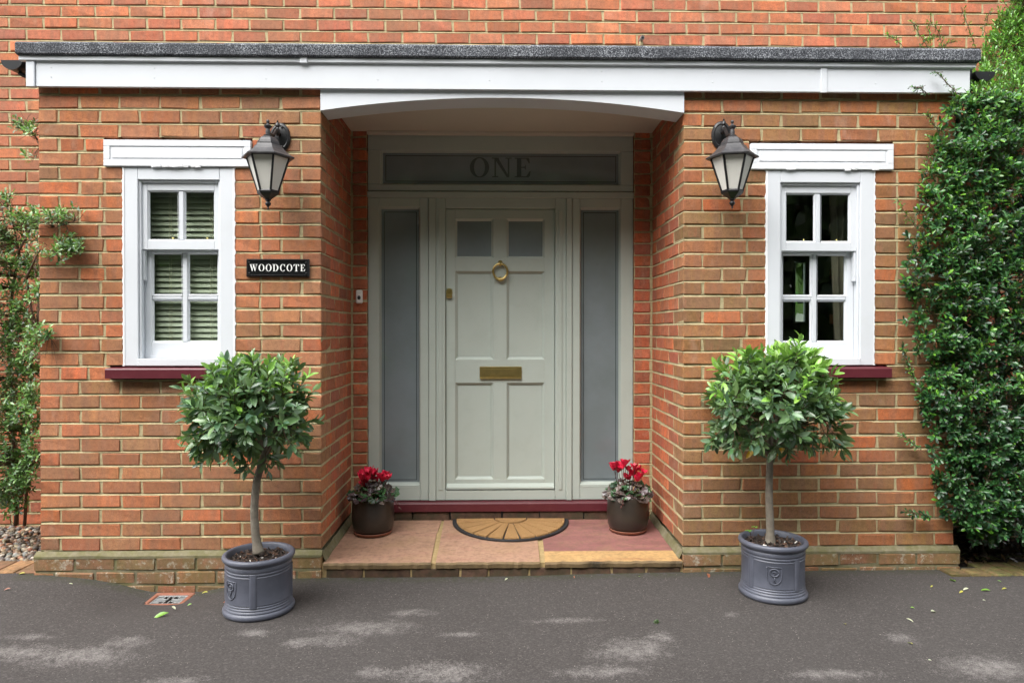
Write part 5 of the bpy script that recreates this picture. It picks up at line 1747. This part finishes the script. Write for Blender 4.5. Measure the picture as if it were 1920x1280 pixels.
# weed seedling in the right planter
wd = thing('weed_seedling', P(1408, 1004, YPR + 0.06), 'tiny bright green weed at the rim of the crested planter', 'weed')
wc = wd.location.copy(); mb = MB(); lv = []
rr = random.Random(4)
me_ = leaf_mesh(OBO)
for k in range(3):
    tip = wc + Vector((rr.uniform(-0.03, 0.03), rr.uniform(-0.02, 0.02), rr.uniform(0.02, 0.05)))
    mb.tube([wc - Vector((0, 0, 0.02)), (wc + tip) / 2 + Vector((0.004, 0, 0)), tip], 0.001, 5)
    for j in range(4):
        place('leaf', me_, leaf_matrix(tip, Vector((math.cos(j * 1.6), math.sin(j * 1.6), 0.2)), Vector((0, -0.3, 1)), 0.018), wd, lin((112, 172, 66)))
mb.build('stem', 'leaf_mass' if False else 'stem', wd)

# ---- glazed pots with cyclamen
def flower_pot(cx, cy, label):
    z0 = slabz(cy)
    root = thing('flower_pot', (cx, cy, z0), label, 'flower pot', 'dark glazed pots by the door')
    mb = MB(); mb.lathe([(0.0, 0.002), (0.105, 0.001), (0.116, 0.006), (0.120, 0.018), (0.116, 0.020), (0.108, 0.012), (0.0, 0.010)], (cx, cy, z0), 40); mb.build('saucer', 'terracotta', root, smooth=True, wn=50)
    prof = [(0.0, 0.014), (0.102, 0.014), (0.113, 0.022), (0.124, 0.045), (0.131, 0.085), (0.132, 0.13), (0.129, 0.18), (0.126, 0.222), (0.124, 0.228), (0.119, 0.228), (0.117, 0.222), (0.118, 0.195), (0.0, 0.195)]
    mb = MB(); mb.lathe(prof, (cx, cy, z0), 48); mb.build('body', 'glaze', root, smooth=True, wn=55)
    mb = MB(); mb.lathe([(0.119, 0.200), (0.08, 0.208), (0.04, 0.212), (0, 0.21)], (cx, cy, z0), 24); mb.build('soil', 'soil', root)
    return z0 + 0.21
def petal_mesh():
    vs, fs = [], []
    st = [(0.0, 0.10), (0.25, 0.24), (0.55, 0.34), (0.8, 0.30), (1.0, 0.12)]
    for t, w in st:
        vs += [(t * 0.62 + 0.04 - 0.1 * w, -w + 0.10 * t, t * 0.85 + 0.12 * w), (t * 0.70 + 0.06, 0.10 * t, t * 0.85), (t * 0.62 + 0.04 - 0.1 * w, w + 0.10 * t, t * 0.85 - 0.10 * w)]
    for i in range(4):
        a = i * 3; fs += [(a, a + 3, a + 4, a + 1), (a + 1, a + 4, a + 5, a + 2)]
    return vs, fs
def cyclamen(cx, cy, zt, label, heads, seed):
    rr = random.Random(seed)
    root = thing('cyclamen', (cx, cy, zt), label, 'flowering plant', 'red cyclamens by the door')
    pv, pf = petal_mesh()
    for (px, py) in heads:
        Y = cy + rr.uniform(-0.09, 0.05)
        c = P(px, py, Y)
        s = rr.uniform(0.034, 0.050)
        tilt = Euler((rr.uniform(-0.4, 0.4), rr.uniform(-0.5, 0.5), rr.uniform(0, 6))).to_matrix()
        mb = MB()
        for k in range(5):
            rot = tilt @ Matrix.Rotation(2 * math.pi * k / 5 + rr.uniform(-0.2, 0.2), 3, 'Z')
            sc = s * rr.uniform(0.85, 1.1)
            mb.add([c + rot @ (Vector(v) * sc) - Vector((0, 0, s * 0.5)) for v in pv], pf)
        fl = mb.build('flower', 'petal', root, smooth=True)
        mb = MB(); b = Vector((cx + (c.x - cx) * 0.35, cy + (c.y - cy) * 0.35, zt))
        c2 = c - Vector((0, 0, s * 0.5))
        mb.tube([b, (b + c2) / 2 + Vector(((c2.x - b.x) * 0.15, 0, 0.02)), c2 + Vector((0.004, 0, 0.006)), c2], 0.0018, 5); mb.build('stem', 'stem', fl)
    # rounded leaves: cyclamen green with purple-brown heuchera among them
    rnd_ = []
    vs, fs = [(0, 0, 0)], []
    n = 14
    for i in range(n):
        a = math.pi * 2 * i / n
        r = 0.5 * (1 + 0.16 * math.cos(a * 5)) * (0.62 if i == n // 2 else 1)
        vs.append((0.4 + r * math.cos(a), r * math.sin(a) * 1.05, 0.10 * math.cos(a * 5) - 0.18 * r))
    fs = [(0, 1 + i, 1 + (i + 1) % n) for i in range(n)]
    vs[0] = (0.35, 0, 0.02)
    me = bpy.data.meshes.new('leaf'); me.from_pydata(vs, [], fs); me.materials.append(M['leaf'])
    for k in range(130):
        t = rr.uniform(0, 6.28); r = 0.128 * math.sqrt(rr.random())
        rim = r / 0.128
        p = Vector((cx + r * math.cos(t), cy + r * math.sin(t), zt + 0.012 + rr.uniform(0.01, 0.125) * (1.1 - rim * 0.75)))
        d = Vector((math.cos(t), math.sin(t), rr.uniform(-0.5, 0.4) - 0.35 * rim)) + rdir(rr) * 0.5
        L = rr.uniform(0.032, 0.056)
        q = rr.random()
        c = rr.choice([(98, 84, 84), (84, 70, 72), (116, 100, 96), (72, 62, 62), (128, 116, 108)]) if q < 0.66 else rr.choice([(56, 92, 56), (44, 76, 48), (70, 108, 68)])
        place('leaf', me, leaf_matrix(p, d, Vector((0, -0.5, 1)) + rdir(rr) * 0.5, L), root, vary(rr, c, 0.85, 1.1))
    # trailing spent stem
    mb = MB()
    s_ = 1 if seed == 1 else -0.3
    a = Vector((cx + 0.10 * s_, cy - 0.10, zt + 0.02)); b = a + Vector((0.07 * (1 if seed == 1 else -0.4), -0.04, 0.0)); c = b + Vector((0.02 * s_, -0.005, -0.05))
    mb.tube([a, (a + b) / 2 + Vector((0, 0, 0.012)), b, c], 0.0016, 5)
    for i in range(7):
        o = c + (b - c) * (i / 7) + rdir(rr) * 0.006
        mb.lathe([(0, 0.006), (0.005, 0.003), (0.005, -0.003), (0, -0.006)], o, 6)
    mb.build('spent_spray', 'stem', root, smooth=True)
    return root
cyL, cyR = 0.50, 0.52
cxL, cxR = X(699.5, cyL, 970), X(1177, cyR, 970)
zl_ = flower_pot(cxL, cyL, 'dark brown glazed pot on a terracotta saucer below the doorbell')
zr_ = flower_pot(cxR, cyR, 'dark brown glazed pot on a terracotta saucer on the plum slab')
cyclamen(cxL, cyL, zl_, 'red cyclamen with purple-brown leaves in the pot below the doorbell', [(676, 892), (686, 880), (692, 888), (702, 884), (712, 890), (722, 886), (729, 890), (683, 899), (696, 880), (716, 895), (690, 895), (680, 886), (708, 896), (726, 893), (686, 904), (698, 892)], 1)
cyclamen(cxR, cyR, zr_, 'red cyclamen with purple-brown leaves in the pot on the plum slab', [(1150, 874), (1159, 878), (1168, 874), (1172, 866), (1182, 882), (1192, 878), (1198, 888), (1206, 882), (1154, 870), (1176, 876), (1200, 876), (1164, 870), (1188, 886), (1195, 895), (1190, 872), (1180, 892)], 2)

# ---- climber at the right-hand end of the porch
def interp(tab, y):
    if y <= tab[0][0]: return tab[0][1]
    for (a, b), (c, d) in zip(tab[:-1], tab[1:]):
        if a <= y <= c: return b + (d - b) * (y - a) / (c - a)
    return tab[-1][1]
def climber():
    rr = random.Random(77)
    root = thing('climbing_shrub', (XR1 + 0.25, 0.2, 0.02), 'dense glossy evergreen climber covering the porch corner', 'climber')
    left = [(0, 1890), (60, 1860), (120, 1826), (160, 1800), (200, 1760), (240, 1740), (300, 1728), (360, 1712), (420, 1692), (480, 1684), (540, 1680), (600, 1698), (640, 1704), (700, 1712), (760, 1700), (800, 1714), (850, 1734), (900, 1728), (950, 1752), (985, 1775), (1015, 1806)]
    leaves = []; tw = MB()
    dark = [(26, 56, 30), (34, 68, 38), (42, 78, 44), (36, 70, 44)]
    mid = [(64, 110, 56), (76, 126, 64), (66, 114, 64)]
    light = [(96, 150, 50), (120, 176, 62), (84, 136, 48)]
    def shoot(base, sd, Ls, nl, size, lightp, shape=0, midp=0.48):
        tip = base + sd * Ls
        tw.tube([base - sd * 0.03, base, tip], [0.0018, 0.0016, 0.0008], 4, caps=False)
        for k in range(nl):
            t = (k + 0.7) / nl
            o = Matrix.Rotation(k * 2.4 + rr.random(), 3, sd) @ sd.orthogonal().normalized()
            ld = (sd * (0.3 + 0.8 * t) + o * (1.05 - 0.6 * t)).normalized()
            q = rr.random()
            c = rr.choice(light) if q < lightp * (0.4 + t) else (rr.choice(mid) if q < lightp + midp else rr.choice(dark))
            leaves.append((leaf_matrix(base + sd * Ls * t, ld, sd + Vector((0, -0.3, 0.5)) + rdir(rr) * 0.3, size * rr.uniform(0.75, 1.15)), vary(rr, c, 0.88, 1.12), shape))
    def outline(py): return interp(left, py)
    for layer, (n, y_off, lp, size) in enumerate(((3000, 0.0, 0.15, 0.037), (1300, 0.14, 0.02, 0.040), (900, 0.30, 0.0, 0.050), (460, 0.0, 0.3, 0.034))):
        for i in range(n):
            py = rr.uniform(-20, 1015) if layer < 3 else rr.uniform(-30, 200)
            lx = outline(py) + (layer % 3) * 14 + 6
            px = lx + (1985 - lx) * rr.random() ** 0.9
            edge = min(1, (px - lx) / 90)
            if layer == 0 and noise.noise((px * 0.022, py * 0.022, 4.0)) < -0.10 and rr.random() < 0.75: continue
            top = py < 190
            bulge = 0.17 * math.sqrt(edge) + 0.06 * noise.noise((px * 0.012, py * 0.012, 2)) + 0.05 * noise.noise((px * 0.035, py * 0.035, 7))
            Y = 0.03 - bulge + y_off + rr.uniform(-0.03, 0.03)
            if top: Y += 0.42 * min(1, (190 - py) / 60)
            p = P(px, py, Y)
            if p.x < XR1 + 0.02 and p.y > -0.02: p.y = -0.02 - rr.random() * 0.06
            if p.z < 0.1 and p.x < XR1: continue
            sd = (Vector((-0.35 * (1 - edge), -0.75, 0.55)) + rdir(rr) * 0.65).normalized()
            if top: sd = (Vector((-0.2, -0.2, 1.0)) + rdir(rr) * 0.6).normalized()
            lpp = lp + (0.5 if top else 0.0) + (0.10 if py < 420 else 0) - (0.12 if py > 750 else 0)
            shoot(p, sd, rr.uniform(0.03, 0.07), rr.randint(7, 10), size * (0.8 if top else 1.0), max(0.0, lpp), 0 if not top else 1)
    # stray sprays
    for (pts, Y, lp, sz) in (([(1716, 712), (1706, 690), (1697, 668), (1690, 648)], -0.05, 0.25, 0.026), ([(1725, 842), (1708, 828), (1690, 815)], -0.05, 0.3, 0.024), ([(1745, 968), (1722, 964), (1700, 956)], -0.06, 0.05, 0.03),
                             ([(1715, 420), (1700, 405), (1682, 372)], -0.05, 0.6, 0.022), ([(1790, 170), (1770, 150), (1752, 132)], -0.09, 0.2, 0.018), ([(1740, 176), (1725, 166), (1712, 163)], -0.09, 0.1, 0.018),
                             ([(1740, 90), (1722, 62), (1708, 38)], 0.5, 0.7, 0.024), ([(1745, 92), (1742, 60), (1746, 28)], 0.55, 0.7, 0.024), ([(1768, 95), (1762, 66), (1752, 46)], 0.5, 0.7, 0.022), ([(1690, 84), (1672, 70), (1664, 66)], 0.5, 0.7, 0.02),
                             ([(1830, 92), (1815, 50), (1802, 14)], 0.55, 0.7, 0.024), ([(1850, 92), (1846, 50), (1856, 20)], 0.5, 0.7, 0.024), ([(1760, 92), (1780, 80), (1792, 78)], 0.45, 0.7, 0.02), ([(1725, 92), (1735, 75), (1750, 70)], 0.5, 0.7, 0.022),
                             ([(1735, 330), (1742, 290), (1744, 250)], -0.05, 0.6, 0.022), ([(1720, 400), (1728, 360), (1732, 320)], -0.05, 0.6, 0.022), ([(1762, 250), (1745, 225), (1738, 210)], -0.05, 0.5, 0.02)):
        P3 = [P(a, b, Y) for a, b in pts]
        tw.tube(P3, 0.0016, 5, caps=False)
        for i in range(len(P3) - 1):
            for k in range(4):
                b = P3[i] + (P3[i + 1] - P3[i]) * (k / 4)
                shoot(b, ((P3[i + 1] - P3[i]).normalized() + rdir(rr) * 0.8).normalized(), 0.02, 5, sz, lp, 0)
    # brown fruiting stalks
    for i in range(26):
        py = rr.uniform(560, 900); px = rr.uniform(outline(py) + 60, 1915)
        c = P(px, py, -0.14)
        for k in range(6):
            tw.tube([c, c + rdir(rr) * 0.03 + Vector((0, -0.01, 0))], 0.0012, 4, caps=False)
    # main stems
    for px0, px1 in ((1835, 1790), (1870, 1880), (1905, 1860), (1850, 1820)):
        pts = [P(px0 + (px1 - px0) * t + 14 * math.sin(t * 7 + px0), 1060 - 900 * t, 0.25 - 0.15 * t) for t in [i / 8 for i in range(9)]]
        pts[0].z = 0.0
        st = MB(); st.tube(pts, [0.014 - 0.001 * i for i in range(9)], 7); st.build('stem', 'twig', root, smooth=True)
    tw.build('twigs', 'twig', root, kind='stuff')
    plant_leaves(root, leaves, [OBO, OBO2])
climber()

# ---- thin wall shrub at the other end
def wall_shrub():
    rr = random.Random(9)
    root = thing('wall_shrub', (X(30, 0.5, 960), 0.5, 0.02), 'thin open wall shrub with dark stems on the house wall', 'shrub')
    leaves = []; tw = MB()
    cols = [(74, 110, 56), (92, 130, 68), (110, 152, 80), (128, 170, 92), (60, 90, 52)]
    # (pixel centre, spread x, spread y, depth, shoots)
    cl = [((60, 410), 45, 14, 0.35, 36), ((110, 412), 28, 10, -0.04, 16), ((130, 468), 22, 12, -0.05, 18), ((105, 480), 20, 10, -0.04, 10), ((30, 440), 35, 24, 0.5, 46), ((85, 440), 26, 24, 0.2, 26), ((55, 500), 34, 24, 0.45, 46), ((20, 540), 22, 20, 0.5, 22),
          ((72, 555), 12, 16, 0.2, 14), ((40, 610), 32, 26, 0.45, 46), ((85, 632), 14, 10, -0.03, 12), ((20, 660), 26, 26, 0.5, 40), ((55, 690), 24, 28, 0.4, 42), ((25, 730), 26, 26, 0.5, 36), ((60, 750), 12, 20, 0.35, 16), ((40, 805), 22, 16, 0.45, 22),
          ((15, 860), 16, 16, 0.5, 16), ((52, 870), 16, 22, 0.4, 26), ((45, 905), 14, 14, 0.4, 14), ((15, 930), 18, 10, 0.4, 18), ((42, 240), 12, 9, 0.3, 9), ((62, 250), 8, 10, 0.1, 6), ((14, 378), 14, 10, 0.4, 8), ((10, 480), 18, 40, 0.55, 26), ((60, 300), 6, 6, 0.2, 2), ((30, 580), 30, 40, 0.4, 14), ((40, 770), 28, 30, 0.3, 14), ((30, 850), 26, 34, 0.4, 14), ((-60, 480), 50, 90, 0.35, 120), ((-70, 680), 50, 90, 0.3, 120), ((-70, 860), 50, 70, 0.25, 110), ((62, 830), 12, 30, 0.3, 14), ((30, 900), 30, 26, 0.3, 34), ((20, 950), 22, 14, 0.35, 16), ((58, 770), 14, 30, 0.25, 18), ((60, 640), 16, 30, 0.2, 16), ((12, 790), 16, 40, 0.4, 22)]  # clusters past the left frame edge are added, unseen, to shade the wall
    stems = []
    def path(pts, r0):
        P3 = [P(a, b, Y) for a, b, Y in pts]
        mb = MB(); mb.tube(P3, [r0 * (1 - 0.6 * i / (len(P3) - 1)) for i in range(len(P3))], 7); mb.build('stem', 'twig', root, smooth=True)
        stems.extend(P3)
        for a, b in zip(P3[:-1], P3[1:]): stems.extend([a + (b - a) * t for t in (0.33, 0.66)])
    path([(30, 985, 0.55), (34, 900, 0.58), (24, 820, 0.55), (22, 740, 0.55), (16, 640, 0.55), (24, 540, 0.5), (36, 470, 0.45), (62, 420, 0.3)], 0.014)
    path([(46, 985, 0.55), (52, 880, 0.5), (44, 800, 0.5), (58, 700, 0.45), (62, 600, 0.4), (50, 520, 0.4), (78, 460, 0.2), (120, 412, -0.03)], 0.010)
    path([(36, 470, 0.45), (12, 430, 0.5), (2, 380, 0.5)], 0.006)
    path([(78, 460, 0.2), (92, 430, 0.1), (112, 424, -0.04), (140, 415, -0.05)], 0.004)
    path([(40, 490, 0.45), (20, 400, 0.5), (0, 372, 0.5)], 0.005)
    path([(86, 455, 0.15), (105, 476, -0.04), (138, 470, -0.05)], 0.004)
    path([(62, 600, 0.4), (84, 630, -0.03), (96, 634, -0.04)], 0.004)
    path([(44, 560, 0.4), (20, 610, 0.5), (2, 650, 0.5)], 0.006)
    path([(70, 262, 0.12), (58, 245, 0.12), (45, 236, 0.3), (34, 238, 0.3)], 0.005)
    path([(84, 300, 0.1), (70, 262, 0.12)], 0.006)
    path([(24, 820, 0.55), (38, 850, 0.5), (52, 880, 0.45)], 0.004)
    for (c, sx, sy, Y, n) in cl:
        for i in range(int(n * 1.7)):
            px, py = rr.gauss(c[0], sx * 0.6), rr.gauss(c[1], sy * 0.65)
            p = P(px, py, Y + rr.uniform(-0.06, 0.06))
            if p.x > XL0 - 0.02 and p.y > -0.02: p.y = -0.02 - rr.random() * 0.05
            s = min(stems, key=lambda q: (q - p).length)
            if (s - p).length < 0.35: tw.tube([s, (s + p) / 2 + rdir(rr) * 0.012, p], [0.0016, 0.0014, 0.0010], 4, caps=False)
            sd = (Vector((rr.uniform(-0.5, 0.5), -0.4, 0.6)) + rdir(rr) * 0.5).normalized()
            nl = rr.randint(5, 8)
            lb = rr.random()
            for k in range(nl):
                t = (k + 0.7) / nl
                o = Matrix.Rotation(k * 2.4 + rr.random(), 3, sd) @ sd.orthogonal().normalized()
                ld = (sd * (0.3 + 0.8 * t) + o * (1.05 - 0.5 * t)).normalized()
                c_ = rr.choice(cols[2:4] if lb > 0.6 else cols[:3] + cols[4:])
                leaves.append((leaf_matrix(p + sd * 0.035 * t, ld, sd + Vector((0, -0.3, 0.6)) + rdir(rr) * 0.3, rr.uniform(0.021, 0.037)), vary(rr, c_, 0.85, 1.12), 0))
    for i in range(170):     # bare twigs
        s = rr.choice(stems); d = rdir(rr); d.y *= 0.4
        tw.tube([s, s + d * 0.05 + Vector((0, 0, 0.01)), s + d * rr.uniform(0.07, 0.15)], [0.0018, 0.0014, 0.0008], 4, caps=False)
    tw.build('twigs', 'twig', root, kind='stuff')
    plant_leaves(root, leaves, [OBO])
    for px, py in ((102, 400), (24, 623)):
        mb = MB(); c = P(px, py, 0.0 if px > 90 else 0.35); pv, pf = petal_mesh()
        for k in range(5): mb.add([c + Matrix.Rotation(k * 1.256, 3, 'Z') @ (Vector(v) * 0.018) for v in pv], pf)
        mb.build('blossom', 'letter_white', root, smooth=True)
wall_shrub()

# ---- fallen leaves on the drive
def fallen():
    rr = random.Random(3)
    sp = [(1791, 1092, 'g', 16, 'fresh green leaf on the asphalt, close to the mossy pavers'), (1816, 1105, 'p', 10, 'pale leaf scrap touching a yellow one below the mossy pavers'), (1857, 1109, 'g', 15, 'largest green leaf on the asphalt below the climber'),
          (1806, 1110, 'y', 9, 'small yellow leaf beside a pale scrap below the mossy pavers'), (1749, 1100, 'y', 6, 'tiny yellow leaf on the asphalt in front of the porch wall corner'), (1745, 1148, 'p', 11, 'long pale leaf scrap on the asphalt, well in front of the climber'),
          (1707, 1141, 'g', 8, 'small green leaf on the asphalt between the crested planter and the climber'), (1699, 1162, 'p', 10, 'pale curled leaf scrap farthest out among the leaves before the climber'), (1711, 1210, 'y', 9, 'yellow leaf near the pale patch in the lower right drive'),
          (1586, 1173, 'y', 7, 'lone yellow leaf on the asphalt just past the crested planter'), (1842, 1127, 'p', 6, 'tiny pale scrap on the asphalt below the largest green leaf'), (1888, 1105, 'y', 8, 'yellow leaf on the asphalt nearest the picture edge under the climber'), (1870, 1090, 'g', 6, 'tiny green leaf at the edge of the mossy pavers'),
          (390, 1112, 'y', 12, 'yellow-green leaf between the drain and the planter'), (316, 1151, 'g', 22, 'long bright green leaf on the asphalt in front of the drain'), (418, 1132, 'b', 16, 'curled brown leaf against the foot of the planter near the drain'), (360, 1134, 'g', 7, 'tiny green leaf at the front corner of the drain'),
          (322, 1139, 'p', 10, 'pale leaf scrap right in front of the drain grate'), (47, 1076, 'y', 12, 'yellow leaf lying against the brown block pavers'), (1327, 1077, 'b', 14, 'reddish brown leaf at the wall foot beside the crested planter'), (952, 1086, 'p', 7, 'pale leaf scrap at the foot of the doorstep middle'),
          (129, 1096, 'p', 6, 'tiny pale scrap on the asphalt below the porch wall end by the pebbles'), (1076, 1082, 'b', 6, 'tiny brown leaf at the foot of the doorstep under the gold slab'), (20, 1105, 'b', 10, 'brown leaf on the asphalt below the pebbles and pavers'), (1200, 1083, 'g', 5, 'tiny green leaf by the doorstep riser below the plum slab'), (1740, 1240, 'p', 6, 'tiny pale scrap low on the drive near the pale patches')]
    kinds = {'g': ((128, 176, 70), 'green leaves fallen on the drive'), 'p': ((200, 204, 176), 'pale leaf scraps on the drive'), 'y': ((182, 176, 78), 'yellow leaves fallen on the drive'), 'b': ((158, 98, 74), 'brown leaves fallen on the drive')}
    me = leaf_mesh(BAY2, 'fallen_leaf')
    for px, py, k, L, lab in sp:
        g = G(px, py, -0.02); z = gz(g.x, g.y)
        g = G(px, py, z)
        a = rr.uniform(0, 6.28)
        m = leaf_matrix(Vector((g.x, g.y, z + 0.008)), Vector((math.cos(a), math.sin(a) * 0.6, 0.04)), Vector((0.2, -0.25, 1)), L / 400.0 * 1.2)
        o = place('fallen_leaf', me, m, None, lin(kinds[k][0]))
        tag(o, lab, 'fallen leaf', kinds[k][1])
fallen()
g = G(1231, 1174, -0.03)
mb = MB(); ms = random.Random(2)
for i in range(60):
    d = rdir(ms); d.z = abs(d.z); c = Vector((g.x, g.y, gz(g.x, g.y) + 0.001)) + d * 0.011
    mb.tint = lin((52, 84, 34)); mb.add([c, c + rdir(ms) * 0.008, c + rdir(ms) * 0.008], [(0, 1, 2)])
tag(mb.build('moss_tuft', 'leaf_mass'), 'small round tuft of moss on the asphalt below the doorstep', 'moss')

# ================================================================== woodland across the drive (it shades the front and shows in the glass)
def woodland():
    rr = random.Random(12)
    mb = MB()
    for (yy, x0, x1, hmin, hmax, n) in ((-12.5, -28, 28, 9.0, 13.5, 22000), (-15.0, -30, 30, 10.0, 14.5, 14000), (9.0, -6, 14, 4.5, 6.5, 4500)):
        for i in range(n):
            x = rr.uniform(x0, x1)
            h = hmin + (hmax - hmin) * (0.5 + 0.5 * noise.noise((x * 0.22, yy, 0)))
            z = h * rr.random() ** 0.8
            y = yy + rr.uniform(-0.9, 0.9) + 0.9 * noise.noise((x * 0.6, z * 0.6, 1))
            s = rr.uniform(0.30, 0.62)
            rot = Euler((rr.uniform(0, 6), rr.uniform(0, 6), rr.uniform(0, 6))).to_matrix()
            mb.tint = vary(rr, rr.choice([(52, 84, 38), (70, 108, 48), (44, 70, 36), (92, 128, 56)]), 0.6, 1.2)
            mb.add([Vector((x, y, z)) + rot @ Vector(p) * s for p in ((-1, 0, 0), (0, -0.6, 0.1), (1, 0, 0), (0, 0.6, 0.1))], [(0, 1, 2, 3)])
    tag(mb.build('woodland_foliage', 'leaf_mass'), 'mass of green trees facing the house across the drive', kind='stuff')
woodland()
